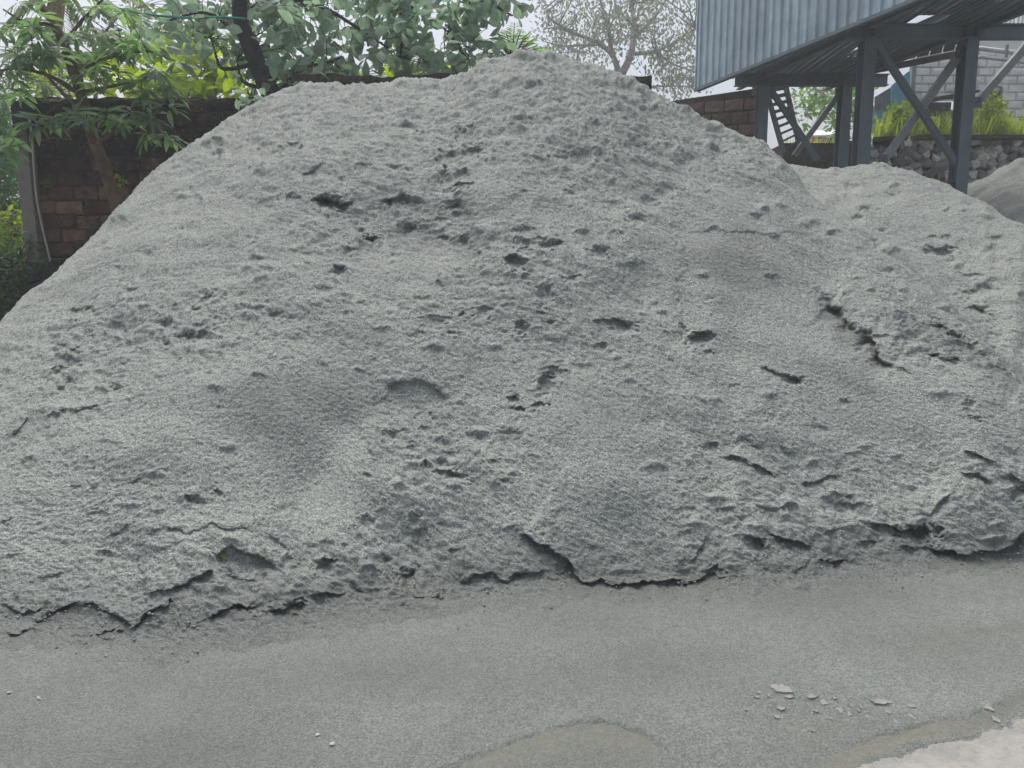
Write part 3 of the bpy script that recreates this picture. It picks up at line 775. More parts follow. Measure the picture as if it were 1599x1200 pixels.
def build_slab():
    # pale dusty concrete: a low apron whose ragged edge dips under the sand
    nx_, ny_ = 240, 150
    gx = np.linspace(1160, 2300, nx_); gy = np.linspace(1060, 1500, ny_)
    PX, PY = np.meshgrid(gx, gy)
    a, b, c = ray(PX, PY)
    t = -1.6 / c
    X, Y = a * t, b * t
    q = PN[6](PX / 34, PY / 14) * 8 + PN[7](PX / 9, PY / 5) * 5 + PN[8](PX / 4, PY / 3) * 2
    s, _, _ = poly_dist(PX, PY + q, SLAB)
    ins = -s
    Z = -0.05 + 0.057 * sstep(-8, 12, ins) + 0.0035 * PN[2](X / 0.05, Y / 0.05) + 0.006 * PN[1](X / 0.2, Y / 0.2) + 0.002 * PN[3](X / 0.018, Y / 0.018)
    V = np.stack([X, Y, Z], -1)
    idx = np.arange(nx_ * ny_).reshape(ny_, nx_)
    Q = np.stack([idx[:-1, :-1], idx[1:, :-1], idx[1:, 1:], idx[:-1, 1:]], -1).reshape(-1, 4)
    me = mesh_np('concrete_apron', V.reshape(-1, 3), Q, M_PALE)
    at = me.attributes.new('dust', 'FLOAT', 'POINT'); at.data.foreach_set('value', np.clip(sstep(55, 4, ins) + .55 * PN[5](PX / 30, PY / 14), 0, 1).ravel().astype(np.float32))
    tag(link('concrete_apron', me), kind='structure')

build_ground()
PILE = build_pile()
build_water()
build_slab()

sil_x = np.array([c[0] for c in CREST if c[0] < 1230] + [1310, 1345, 1385, 1430, 1470, 1530, 1599, 1700.0])
sil_y = np.array([c[1] for c in CREST if c[0] < 1230] + [266, 260, 257, 270, 284, 315, 357, 440.0])
def hidden(px, py, margin=14):
    return py > np.interp(px, sil_x, sil_y) + margin

# second heap, far right
def build_heap2():
    n, m = 260, 120
    c = P(1690, 200, 12.2)
    cx, cy = c[0], c[1] + 0.2
    top = P(1690, 212, 12.2)[2]
    th = np.linspace(0, 2 * np.pi, n, endpoint=False); r = np.linspace(0, 5.2, m)
    Rr, T = np.meshgrid(r, th, indexing='ij')
    X = cx + Rr * np.sin(T); Y = cy + Rr * np.cos(T)
    Z = top + 0.2 - np.sqrt(Rr ** 2 + 0.15) * 0.62 + 0.08 * PN[0](X / 0.5, Y / 0.4) + 0.045 * PN[1](X / 0.18, Y / 0.14) + 0.022 * PN[2](X / 0.07, Y / 0.06)
    idx = np.arange(n * m).reshape(m, n)
    nxt = np.roll(idx, -1, axis=1)
    Q = np.stack([idx[:-1], idx[1:], nxt[1:], nxt[:-1]], -1).reshape(-1, 4)
    me = mesh_np('sand_heap', np.stack([X, Y, Z], -1).reshape(-1, 3), Q, M_SAND)
    at = me.attributes.new('wet', 'FLOAT', 'POINT'); at.data.foreach_set('value', np.full(n * m, .45, np.float32))
    tag(link('sand_heap', me), 'smaller grey sand heap rising at the right edge in front of the rubble wall', 'sand pile')
build_heap2()

# ------------------------------------------------------------------ walls of blocks
def block_variants(name, mat, n=8, jit=0.05):
    """unit blocks with worn, chamfered front edges: x and z in -0.5..0.5, y 0 (front) .. 1"""
    out = []
    for k in range(n):
        V = []
        def j(): return random.uniform(-jit, jit)
        for (x, z) in ((-.5, -.5), (.5, -.5), (.5, .5), (-.5, .5)): V.append((x + j() * .4, 1.0, z + j() * .4))
        for (x, z) in ((-.5, -.5), (.5, -.5), (.5, .5), (-.5, .5)): V.append((x + j(), 0.28, z + j()))
        for (x, z) in ((-.44, -.38), (0, -.40), (.44, -.38), (.46, 0), (.44, .38), (0, .40), (-.44, .38), (-.46, 0)): V.append((x + j(), random.uniform(-.12, .06), z + 1.6 * j()))
        V.append((j() * 4, random.uniform(-.2, .05), j() * 4))
        Fc = [(0, 1, 5, 4), (1, 2, 6, 5), (2, 3, 7, 6), (3, 0, 4, 7), (4, 5, 10, 9, 8), (5, 6, 12, 11, 10), (6, 7, 14, 13, 12), (7, 4, 8, 15, 14)]
        Fc += [(8 + i, 8 + (i + 1) % 8, 16) for i in range(8)]
        out.append(mesh_py(name, V, Fc, mat))
    return out

def block_wall(wname, label, cat, p0, p1, zbot, ztop, bl, bh, mat, body_mat, depth=0.22, joint=0.014, margin=16, bname='brick', skip=None, limit=300, slope=None, proud=0.02):
    p0 = Vector((p0[0], p0[1], 0)); p1 = Vector((p1[0], p1[1], 0))
    L = (p1 - p0).length; d = (p1 - p0) / L
    nrm = Vector((-d.y, d.x, 0))            # away from the viewer
    if nrm.y < 0: nrm = -nrm
    t = thing(wname, label, cat, (p0 + d * L / 2 + Vector((0, 0, zbot))))
    ang = math.atan2(d.y, d.x)
    Rz = Matrix.Rotation(ang, 4, 'Z')
    vs = block_variants(bname, mat)
    rows = int((ztop - zbot) / bh + 0.5)
    cnt = 0
    for r in range(rows):
        z = zbot + (r + 0.5) * bh
        x = -bl * (0.5 if r % 2 else 0.0) - random.uniform(0, bl * .15)
        while x < L:
            w = bl * random.uniform(0.86, 1.12)
            a, b = max(x, 0), min(x + w, L)
            x += w
            if b - a < 0.06: continue
            c = p0 + d * ((a + b) / 2) + Vector((0, 0, z + random.uniform(-.006, .006)))
            if slope is not None and z + bh * .45 > slope((a + b) / 2) + random.uniform(-.02, .05): continue
            qx, qy = project(c.x, c.y, c.z)
            if hidden(qx, qy, margin) or qx < -30 or qx > 1640: continue
            if skip is not None and skip(qx, qy): continue
            if cnt >= limit: continue
            M = Matrix.Translation(c - nrm * (proud + random.uniform(-.008, .012))) @ Rz @ Matrix.Rotation(random.uniform(-.012, .012), 4, 'Y') @ Matrix.Diagonal((b - a - joint, depth * .7, bh - joint, 1))
            link(bname, random.choice(vs), t, M); cnt += 1
    mb = MB()
    # the mortar core, a little behind the faces
    if slope is None:
        q = [p0, p1]; tops = [ztop - 0.004] * 2
    else:
        q = [p0 + d * (L * k / 32) for k in range(33)]; tops = [slope(L * k / 32) - 0.05 for k in range(33)]
    V = []; n = len(q)
    for k, pt in enumerate(q):
        f = pt + nrm * 0.012; bk = pt + nrm * depth
        V += [(f.x, f.y, zbot - .3), (f.x, f.y, tops[k]), (bk.x, bk.y, tops[k]), (bk.x, bk.y, zbot - .3)]
    Fc = []
    for k in range(n - 1):
        for i in range(4): Fc.append((4 * k + i, 4 * k + (i + 1) % 4, 4 * (k + 1) + (i + 1) % 4, 4 * (k + 1) + i))
    Fc += [(0, 1, 2, 3), tuple(4 * (n - 1) + i for i in (3, 2, 1, 0))]
    mb.add(V, Fc); mb.build('mortar_core', body_mat, t)
    return t, d, nrm

YW = 10.3
wa0 = P(50, 300, YW); wa1 = P(446, 150, YW)
WA_BOT = P(60, 424, YW)[2]; WA_TOP = P(200, 153, YW)[2]
wallA, dA, nA = block_wall('laterite_wall', 'tall laterite block wall at the left, black with algae along the top', 'wall', wa0, wa1, WA_BOT, WA_TOP, 0.37, 0.186, M_LAT_A, M_MORTAR, joint=.011, limit=280, slope=lambda q: WA_TOP + .05 + .012 * math.sin(q * 7) + .012 * math.sin(q * 17 + 1))

wb0 = P(455, 150, YW + .05); wb1 = P(1018, 130, YW + 0.05)
WB_TOP = P(990, 113, YW)[2]
wallB, dB, nB = block_wall('laterite_wall', 'blackened laterite wall that just shows over the crest of the sand', 'wall', wb0, wb1, 3.2, WB_TOP, 0.40, 0.19, M_LAT_B, M_MORTAR, joint=.011, margin=25, slope=lambda q: WB_TOP + .03 + .02 * math.sin(q * 4) + .015 * math.sin(q * 13 + 1))

# leaning concrete post at the wall's left end
def build_post():
    t = thing('concrete_post', 'weathered concrete post leaning at the left end of the black laterite wall', 'post', P(62, 422, YW - .12))
    a = P(59, 423, YW - .12); b = P(32, 160, YW - .12)
    mb = MB()
    n = 9; V = []; Fc = []
    for i in range(n):
        k = i / (n - 1); c = a + (b - a) * k
        w = 0.085 - 0.004 * k
        for sx, sy in ((-1, -1), (1, -1), (1, 1), (-1, 1)):
            V.append((c[0] + sx * (w + random.uniform(-.005, .005)), c[1] + sy * .08, c[2]))
    for i in range(n - 1):
        for k in range(4): Fc.append((4 * i + k, 4 * i + (k + 1) % 4, 4 * i + 4 + (k + 1) % 4, 4 * i + 4 + k))
    Fc += [(3, 2, 1, 0), tuple(4 * (n - 1) + k for k in range(4))]
    mb.add(V, Fc); mb.build('shaft', M_CONC, t)
    s = MB(); s.box(P(64, 430, YW - .12), (0.24, 0.2, 0.12)); s.build('footing', M_STONE_D, t)
build_post()
mb = MB()
mb.tube(spline([P(46, 186, YW - .26), P(50, 220, YW - .26), P(56, 300, YW - .26), P(65, 350, YW - .26), P(78, 405, YW - .26), P(81, 416, YW - .26), P(92, 417, YW - .26), P(102, 416, YW - .28)], 5), 0.0135, 7)
tag(mb.build('drain_pipe', M_PIPE, None, True), 'thin grey pipe running down beside the leaning concrete post', 'pipe')

# rough stones
def stone_meshes(name, mat, n=10):
    out = []
    for k in range(n):
        bm = bmesh.new()
        for i in range(15):
            v = Vector((random.gauss(0, 1), random.gauss(0, 1), random.gauss(0, 1))).normalized()
            v = Vector([math.copysign(abs(c) ** 0.5, c) for c in v]) * random.uniform(.8, 1.0) * 0.56
            bm.verts.new(v)
        r = bmesh.ops.convex_hull(bm, input=bm.verts[:])
        bmesh.ops.delete(bm, geom=[g for g in r['geom_interior'] if isinstance(g, bmesh.types.BMVert)], context='VERTS')
        me = bpy.data.meshes.new(name); bm.to_mesh(me); bm.free(); me.materials.append(mat); out.append(me)
    return out

def rubble(wname, label, path, zb, zt_fn, sw, sh, mat, core, margin=14, jit=0.25, limit=290):
    t = thing(wname, label, 'wall', (path[0][0], path[0][1], zb))
    ms = stone_meshes('stone', mat, 14)
    segs = [(Vector((a[0], a[1], 0)), Vector((b[0], b[1], 0))) for a, b in zip(path[:-1], path[1:])]
    cnt = 0
    mb = MB()
    for a, b in segs:
        L = (b - a).length; d = (b - a) / L; nr = Vector((-d.y, d.x, 0))
        if nr.y < 0: nr = -nr
        z = zb; row = 0
        zt = zt_fn
        while z < zt - sh * 0.35:
            h = sh * random.uniform(.8, 1.2); x = -random.uniform(0, sw)
            while x < L:
                w = sw * random.uniform(.6, 1.5)
                c = a + d * min(max(x + w / 2, 0), L) + Vector((0, 0, z + h / 2 + random.uniform(-.3, .3) * sh * jit * 2))
                x += w * 0.9
                q = project(c.x, c.y, c.z)
                if hidden(q[0], q[1], margin) or q[0] > 1635 or q[0] < -30 or cnt >= limit: continue
                M = Matrix.Translation(c) @ Matrix.Rotation(math.atan2(d.y, d.x), 4, 'Z') @ Matrix.Rotation(random.uniform(-.6, .6), 4, 'Y') @ Matrix.Diagonal((w * 1.02, sh * 1.1, h * random.uniform(.95, 1.3), 1)) @ Matrix.Rotation(random.uniform(0, 6.28), 4, 'X') @ Matrix.Rotation(random.uniform(0, 6.28), 4, 'Z')
                link('stone', random.choice(ms), t, M); cnt += 1
            z += h * 0.92; row += 1
        f0, f1 = a + nr * .1, b + nr * .1; g0, g1 = a + nr * .5, b + nr * .5
        V = [(f0.x, f0.y, zb - .5), (f1.x, f1.y, zb - .5), (f1.x, f1.y, zt), (f0.x, f0.y, zt), (g0.x, g0.y, zb - .5), (g1.x, g1.y, zb - .5), (g1.x, g1.y, zt), (g0.x, g0.y, zt)]
        mb.add(V, [(0, 1, 2, 3), (5, 4, 7, 6), (3, 2, 6, 7), (4, 0, 3, 7), (1, 5, 6, 2), (4, 5, 1, 0)])
    mb.build('core', core, t)
    return t
rubble('rubble_footing', 'dark rubble stone footing under the black wall, half hidden by creepers', [P(-120, 440, YW - .25), P(140, 440, YW - .25)], P(0, 520, YW)[2], P(60, 424, YW)[2] + .02, 0.33, 0.2, M_STONE_D, M_DARK, 20)

# brick wall at right, behind the shed's legs
YC0, YC1 = 15.6, 14.9
wc0 = P(1033, 156, YC0); wc1 = P(1200, 131, YC1)
LC = math.hypot(wc1[0] - wc0[0], wc1[1] - wc0[1])
block_wall('brick_wall', 'reddish laterite wall with a rising top, behind the leftmost steel leg', 'wall', wc0, wc1, wc0[2] - 1.5, wc1[2] + 0.02, 0.34, 0.235, M_LAT_C, M_MORTAR, 0.25, 0.02, 20,
           slope=lambda s: wc0[2] + (wc1[2] - wc0[2]) * min(1, s / LC))

# rubble retaining wall under the shed
YR = 15.4
ZR = P(1500, 218, YR)[2]
rt = rubble('rubble_wall', 'retaining wall of dark and pale rubble stones under the steel shed', [P(1270, 242, YR + 1.9), P(1320, 232, YR + 1.0), P(1366, 221, YR + .25), P(1420, 218, YR), P(1640, 218, YR)], 2.5, ZR - .03, 0.19, 0.165, M_STONE, M_CORE, 14, .4)
mb = MB()
for a, b in zip([P(1270, 242, YR + 1.9), P(1320, 232, YR + 1.0), P(1366, 221, YR + .25), P(1420, 218, YR)], [P(1320, 232, YR + 1.0), P(1366, 221, YR + .25), P(1420, 218, YR), P(1640, 218, YR)]):
    mb.prism([(-.12, -.03), (.4, -.03), (.4, .04), (-.12, .04)][::-1], (a[0], a[1] + .1, ZR), (b[0], b[1] + .1, ZR))
mb.build('coping', M_MORTAR, rt)

# ------------------------------------------------------------------ steel shed
YF, YB = 11.5, 14.2
colC = P(1355, 62, YF); colD = P(1513, 62, YF); colA = P(1191, 131, YB); colB = P(1320, 131, YB)
ZBF = colC[2]; ZBB = ZBF
HB = P(1355, 39, YF)[2] - ZBF
ZD = ZBF + HB
shed = thing('elevated_shed', 'elevated shed on slate blue steel legs with blue grey corrugated cladding', 'shed', (colC[0], YF, 2.6))
def isec(h, w, tf=0.016, tw=0.012):
    a, b, c = w / 2, h / 2, tw / 2
    return [(-a, -b), (a, -b), (a, -b + tf), (c, -b + tf), (c, b - tf), (a, b - tf), (a, b), (-a, b), (-a, b - tf), (-c, b - tf), (-c, -b + tf), (-a, -b + tf)]
def beam(name, p0, p1, h, w, mat=M_STEEL, up=(0, 0, 1), parent=shed):
    mb = MB(); mb.prism(isec(h, w), p0, p1, up); return mb.build(name, mat, parent)
def angle_bar(name, p0, p1, w, mat=M_STEEL, up=(0, 1, 0), parent=shed):
    mb = MB(); t = 0.012
    mb.prism([(-w / 2, -w / 2), (w / 2, -w / 2), (w / 2, -w / 2 + t), (-w / 2 + t, -w / 2 + t), (-w / 2 + t, w / 2), (-w / 2, w / 2)], p0, p1, up); return mb.build(name, mat, parent)
def column(c, zbot, ztop, h=0.24, w=0.17):
    o = beam('column', (c[0], c[1], zbot), (c[0], c[1], ztop), h, w, M_STEEL, (0, 1, 0))
    mb = MB(); mb.box((c[0], c[1], ztop - .012), (w + .08, h + .06, .022)); mb.build('cap_plate', M_STEEL, o)
    mb = MB(); mb.box((c[0], c[1], zbot + .012), (w + .14, h + .12, .024)); mb.build('base_plate', M_STEEL, o)
    return o
colE = P(1680, 62, YF); colE[2] = ZBF
colF = P(1455, 131, YB + .1)
zfF = 2.3; zfB = 2.3
for c, zb in ((colA, zfB), (colB, zfB), (colC, zfF), (colD, zfF), (colE, zfF)):
    column(c, zb, ZBF - 0.0)
# cross beams
def xbeam(c0, c1, y, x0, x1):
    return beam('cross_beam', (x0, y, ZBF + HB / 2 + .002), (x1, y, ZBF + HB / 2 + .002), HB - .006, 0.15)
xbeam(colC, colD, YF, colC[0] - 0.30, colE[0] + 1.0)
xbeam(colA, colB, YB, colA[0] - 0.50, colB[0] + 0.75)
# stiffener plates
for c in (colC, colD):
    for s in (-1, 1):
        mb = MB(); mb.box((c[0] + s * .075, YF - .04, ZBF + HB / 2), (.012, .08, HB - .05)); mb.build('stiffener', M_STEEL, shed)
# bracing
def Pc(px, py, Y): return P(px, py, Y)
angle_bar('brace', Pc(1369, 70, YF - .05), Pc(1510, 282, YF - .05), 0.085)
angle_bar('brace', Pc(1504, 78, YF + .06), Pc(1375, 258, YF + .06), 0.10, M_STEEL_L)
angle_bar('brace', Pc(1606, 68, YF + .06), Pc(1522, 164, YF + .06), 0.10, M_STEEL_L)
angle_bar('brace', Pc(1203, 140, YB - .05), Pc(1277, 250, YB - .05), 0.085)
angle_bar('brace', Pc(1313, 143, YB + .06), Pc(1240, 244, YB + .06), 0.09, M_STEEL_L)
for px_, py_, Y_ in ((1371, 74, YF), (1499, 82, YF), (1504, 268, YF), (1379, 250, YF), (1205, 142, YB), (1310, 146, YB), (1526, 160, YF)):
    mb = MB(); mb.box(P(px_, py_, Y_ + .01), (.13, .014, .15)); g_ = mb.build('gusset_plate', M_STEEL, shed)
    for q_ in range(3):
        nb = MB(); c_ = P(px_, py_, Y_); nb.box((c_[0] - .035 + .035 * q_, Y_ - .012, c_[2] - .035 + .035 * q_), (.02, .03, .02)); nb.build('bolt', M_STEEL, g_)
beam('tie_beam', Pc(1440, 288, YF), Pc(1507, 289, YF), 0.09, 0.08)
beam('tie_beam', Pc(1455, 290, YF + .3), Pc(1502, 306, YF + .3), 0.06, 0.05, M_STEEL_L)
# longitudinal beams under the deck
def lbeam(c0, c1, ext0=0.4, ext1=3.0, dz=0.0, h=.15, w=.11, name='floor_beam'):
    a = Vector((c0[0], c0[1], 0)); b = Vector((c1[0], c1[1], 0)); d = (a - b).normalized()
    p = b - d * ext0; q = a + d * ext1
    z = ZD - h / 2 - 0.004 + dz
    return beam(name, (p.x, p.y, z), (q.x, q.y, z), h, w)
dl = (Vector((colC[0], YF)) - Vector((colA[0], YB))).normalized()
def along(px0, Y0): return P(px0, 62, Y0)
for k, f in enumerate((0.66, 0.88)):
    w0 = Vector((colC[0], YF)).lerp(Vector((colD[0], YF)), f); w1 = Vector((colA[0], YB)).lerp(Vector((colB[0], YB)), f)
    # between the two frames the joists sit on top of the cross beams' level
    z = ZD + 0.07
    d = (w0 - w1).normalized()
    p = w1 - d * 1.1; q = w0 + d * 3.0
    beam('joist', (p.x, p.y, z), (q.x, q.y, z), 0.12, 0.06)
# cladding line and its sheets
zc = ZD + 0.02
def onplane(px, py, z):
    return onz(px, py, z)
K0 = onplane(1087, 141, ZBF + 0.02); K1 = onplane(1420, 4, ZBF + 0.02)
kd = Vector((K1[0] - K0[0], K1[1] - K0[1], 0)); KL = kd.length; kd.normalize()
kn = Vector((kd.y, -kd.x, 0))      # outward, to the viewer's left
if kn.x > 0: kn = -kn
pitch = 0.20; per = 5; sheet_w = pitch * per
prof = [(0.0, 0.0), (0.055, 0.0), (0.075, 0.032), (0.125, 0.032), (0.145, 0.0)]
def corr_mesh(name, mat, length_z, n=per):
    pts = []
    for k in range(n):
        for x, y in prof: pts.append((x + k * pitch, y))
    pts.append((n * pitch + 0.015, 0.001))
    V = []; Fc = []
    for x, y in pts: V += [(x, y, 0), (x, y, length_z)]
    for i in range(len(pts) - 1): Fc.append((2 * i, 2 * i + 2, 2 * i + 3, 2 * i + 1))
    return mesh_py(name, V, Fc, mat)
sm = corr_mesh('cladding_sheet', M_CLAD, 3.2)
ns = int(8.2 / sheet_w)
for k in range(ns):
    o0 = Vector((K0[0], K0[1], ZBF + 0.02 + random.uniform(-.008, .008))) + kd * (k * sheet_w) + kn * (0.002 * (k % 2))
    M = Matrix(((kd.x, kn.x, 0, o0.x), (kd.y, kn.y, 0, o0.y), (0, 0, 1, o0.z), (0, 0, 0, 1)))
    link('cladding_sheet', sm, shed, M)
mb = MB(); a = Vector((K0[0], K0[1], ZBF + .005)) + kn * .036; b = a + kd * 8.2
mb.prism([(-.012, -.02), (.012, -.02), (.012, .03), (-.012, .03)], a, b); mb.build('drip_edge', M_STEEL, shed)
a = Vector((K0[0], K0[1], ZBF + .06)) - kn * .05
beam('edge_beam', a, a + kd * 8.2, 0.12, 0.06)
mb = MB(); mb.box(Vector((K0[0], K0[1], ZBF + 1.6)) - kd * .01 - kn * .02, (.08, .05, 3.2)); mb.build('corner_trim', M_CLAD, shed)
# deck sheets: strips running away from the viewer, left open where the photo shows daylight
op1 = [onplane(1413, 41.5, ZD), onplane(1461, 29, ZD)]
op2 = [onplane(1313, 92, ZD), onplane(1346, 66, ZD)]
opens = []
o1x0, o1x1 = onplane(1413, 41.5, ZD)[0] - .04, onplane(1450, 36, ZD)[0] + .13
opens.append((o1x0, o1x1, onplane(1440, 25, ZD)[1], onplane(1440, 47, ZD)[1]))
opens.append((onplane(1314, 91, ZD)[0], onplane(1346, 80, ZD)[0] + .1, onplane(1330, 68, ZD)[1], onplane(1330, 90, ZD)[1]))
opens.append((onplane(1549, 4, ZD)[0], onplane(1560, 4, ZD)[0], onplane(1550, -3, ZD)[1], onplane(1550, 4, ZD)[1]))
def kx(y): return K0[0] + (y - K0[1]) / kd.y * kd.x
edges = sorted(set([round(4.0 + 0.125 * i, 3) for i in range(68)] + [round(v, 3) for o in opens for v in o[:2]]))
YN, YFAR = 7.6, K0[1] - .05
def strip(x0, x1, y0, y1):
    # clip on the left by the cladding line
    yc = K0[1] + (x0 - .05 - K0[0]) / kd.x * kd.y
    y0 = max(y0, min(yc, y1))
    # on the right the deck ends on the line of the two right legs
    xm_ = (x0 + x1) / 2
    yr = colB[1] + (xm_ - 0.22 - colB[0]) / (colD[0] - colB[0]) * (colD[1] - colB[1])
    y1 = min(y1, yr)
    if y1 - y0 < .05: return
    n = max(1, int((y1 - y0) / .25)); mb = MB(); V = []; Fc = []
    m = max(1, int((x1 - x0) / .125))
    xs = []
    for i in range(m):
        a = x0 + (x1 - x0) * i / m; w = (x1 - x0) / m
        xs += [(a + .002, 0), (a + w * .4, 0), (a + w * .5, .03), (a + w * .9, .03)]
    xs.append((x1, 0))
    for x, dz in xs: V += [(x, y0, ZD + .004 + dz), (x, y1, ZD + .004 + dz)]
    for i in range(len(xs) - 1): Fc.append((2 * i, 2 * i + 1, 2 * i + 3, 2 * i + 2))
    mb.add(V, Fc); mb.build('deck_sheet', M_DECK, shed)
for x0, x1 in zip(edges[:-1], edges[1:]):
    xm = (x0 + x1) / 2
    cut = [o for o in opens if o[0] - .004 < xm < o[1] + .004]
    y = YN
    for o in sorted(cut, key=lambda o: o[2]):
        strip(x0, x1, y, o[2]); y = o[3]
    strip(x0, x1, y, YFAR)
for c0, c1, off in ((colB, colD, .20), (colA, colC, .02)):
    a_ = Vector((c0[0] + off, c0[1], ZD + .02)); d_ = (Vector((c1[0], c1[1], 0)) - Vector((c0[0], c0[1], 0))).normalized()
    beam('floor_beam', a_ - d_ * .9, a_ + d_ * 6.2, 0.16, 0.09, M_STEEL)
mb = MB(); o = opens[0]; mb.box(((o[0] + o[1]) / 2, o[2] + .01, ZD + .05), (o[1] - o[0], .03, .07)); mb.build('opening_trim', M_RUST, shed)

# stair behind the leftmost leg
def build_stair():
    YS = 15.2
    a0, a1 = P(1199, 150, YS), P(1224, 240, YS - .55); b0, b1 = P(1226, 132, YS), P(1248, 226, YS - .55)
    a0 = a0 + (a0 - a1) * .15
    t = thing('steel_stair', 'narrow steel stair with grating treads behind the leftmost leg', 'stair', (a1[0], a1[1], a1[2]))
    for p, q in ((a0, a1), (b0, b1)):
        mb = MB(); mb.prism([(-.025, -.07), (.025, -.07), (.025, .07), (-.025, .07)], p, q, (0, 1, 0)); mb.build('stringer', M_STEEL, t)
    for k in range(9):
        f = (k + .5) / 9
        p = a0 + (a1 - a0) * f; q = b0 + (b1 - b0) * f
        mb = MB()
        for j in range(5):
            off = np.array([0, -.11 + .055 * j, 0]); mb.prism([(-.006, -.018), (.006, -.018), (.006, .018), (-.006, .018)], p + off, q + off)
        for j in range(8):
            c = p + (q - p) * (j + .5) / 8; mb.box(c, (.008, .26, .012))
        mb.build('tread', M_STEEL, t)
build_stair()

# ------------------------------------------------------------------ buildings beyond
def build_store():
    Y = 20.0
    t = thing('block_building', 'whitewashed block building with a dark lean-to roof beyond the rubble wall', 'building', P(1520, 220, Y))
    x0, x1 = P(1424, 150, Y)[0], P(1640, 150, Y)[0]
    zb, zt = P(1500, 222, Y)[2], P(1640, 62, Y)[2]
    vs = block_variants('block', M_WHITEWALL, 5, 0.015)
    bl, bh = 0.40, 0.20
    op = (P(1442, 160, Y)[0], P(1500, 160, Y)[0] + .12, P(1442, 182, Y)[2], P(1470, 156, Y)[2])
    wn_ = (P(1541, 145, Y)[0], P(1559, 145, Y)[0], P(1541, 168, Y)[2], P(1541, 138, Y)[2])
    r = 0; z = zb; cnt = 0
    while z < zt:
        x = x0 - (bl / 2 if r % 2 else 0)
        while x < x1:
            a, b = max(x, x0), min(x + bl, x1); x += bl
            if b - a < .05: continue
            c = ((a + b) / 2, Y, z + bh / 2)
            if any(o[0] < c[0] < o[1] and o[2] < c[2] < o[3] for o in (op, wn_)): continue
            q = project(*c)
            if q[1] < 84 or q[0] > 1625 or cnt > 290: continue
            M = Matrix.Translation((c[0], Y - .05 + random.uniform(-.006, .006), c[2])) @ Matrix.Diagonal((b - a - .012, .12, bh - .012, 1))
            link('block', random.choice(vs), t, M); cnt += 1
        z += bh; r += 1
    mb = MB()
    # core wall, built round its openings
    def slab(a, b, c, d): mb.box(((a + b) / 2, Y + .1, (c + d) / 2), (b - a, .16, d - c))
    slab(x0, x1, zb - .5, op[2]); slab(x0, op[0], op[2], op[3]); slab(op[1], wn_[0], op[2], op[3] + .02); slab(wn_[1], x1, op[2], zt)
    slab(x0, wn_[0], op[3] + .02, zt); slab(wn_[0], wn_[1], wn_[3], zt)
    mb.build('wall', M_GREYWALL, t)
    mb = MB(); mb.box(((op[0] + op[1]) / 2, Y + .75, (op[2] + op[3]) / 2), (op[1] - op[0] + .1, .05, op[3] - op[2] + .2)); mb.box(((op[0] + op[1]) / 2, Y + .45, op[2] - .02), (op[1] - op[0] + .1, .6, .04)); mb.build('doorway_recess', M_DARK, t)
    mb = MB(); mb.box(((op[0] + op[1]) / 2, Y - .18, op[3] + .02), (op[1] - op[0] + .2, .5, .05), Matrix.Rotation(-.16, 3, 'Y')); mb.build('doorway_hood', M_DARKROOF, t)
    f = MB()
    for a, b, c, d in ((wn_[0] - .03, wn_[0], wn_[2], wn_[3]), (wn_[1], wn_[1] + .03, wn_[2], wn_[3]), (wn_[0], wn_[1], wn_[3], wn_[3] + .03)): f.box(((a + b) / 2, Y - .06, (c + d) / 2), (b - a, .12, d - c))
    w = f.build('window', M_GREYSHEET, t)
    mb = MB(); mb.box(((wn_[0] + wn_[1]) / 2, Y + .05, (wn_[2] + wn_[3]) / 2), (wn_[1] - wn_[0], .02, wn_[3] - wn_[2])); mb.build('pane', M_DARK, w)
    mb = MB(); mb.box(P(1423, 145, Y - .06), (.10, .14, P(1, 110, Y)[2] - P(1, 200, Y)[2])); mb.build('corner_post', M_GREYSHEET, t)
    # lean-to roof: dark sheets sloping up to the right, seen from below
    lo0, lo1 = P(1330, 112, 18.6), P(1512, 76, 18.6)
    hi0, hi1 = P(1338, 92, 16.0), P(1520, 44, 16.0)
    lo0, lo1, hi0, hi1 = map(Vector, (lo0, lo1, hi0, hi1))
    n = 9
    for k in range(n):
        a = k / n; b = (k + 1) / n - .012
        mb = MB(); V = []; Fc = []; m = 12
        for i in range(m + 1):
            s = a + (b - a) * i / m; dz = Vector((0, 0, .035 if i % 2 else 0))
            V += [lo0.lerp(lo1, s) + dz, hi0.lerp(hi1, s) + dz]
        for i in range(m): Fc.append((2 * i, 2 * i + 2, 2 * i + 3, 2 * i + 1))
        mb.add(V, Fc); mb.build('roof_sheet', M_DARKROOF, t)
    for s in (0.02, .35, .68):
        pass
    e = MB(); e.prism([(-.03, -.07), (.03, -.07), (.03, .07), (-.03, .07)], lo0 - Vector((0, .02, .08)), lo1 - Vector((0, .02, .08))); e.build('eave_beam', M_DARKROOF, t)
    g0, g1, g2, g3 = [Vector(P(*q)) for q in ((1500, 64, 20.3), (1660, 82, 20.3), (1660, 2, 24.0), (1520, 8, 24.0))]
    for k in range(6):
        a, b = k / 6, (k + 1) / 6 - .008; mb = MB(); V = []
        for i in range(9):
            q = a + (b - a) * i / 8; dz = Vector((0, 0, .05 if i % 2 else 0)); V += [g0.lerp(g1, q) + dz, g3.lerp(g2, q) + dz]
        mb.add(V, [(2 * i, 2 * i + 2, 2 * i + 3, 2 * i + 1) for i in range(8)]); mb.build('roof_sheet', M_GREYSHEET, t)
    for py in (79, 92):
        mb = MB(); mb.tube([P(1528, py - 3, 18.8), P(1660, py + 13, 18.8)], .055 if py == 79 else .04, 8); mb.build('roof_pipe', M_PALEPIPE, t, True)
    mb = MB(); mb.box(P(1572, 80, 18.7), (.05, .05, .28)); mb.build('pipe_bracket', M_GREYSHEET, t)
build_store()

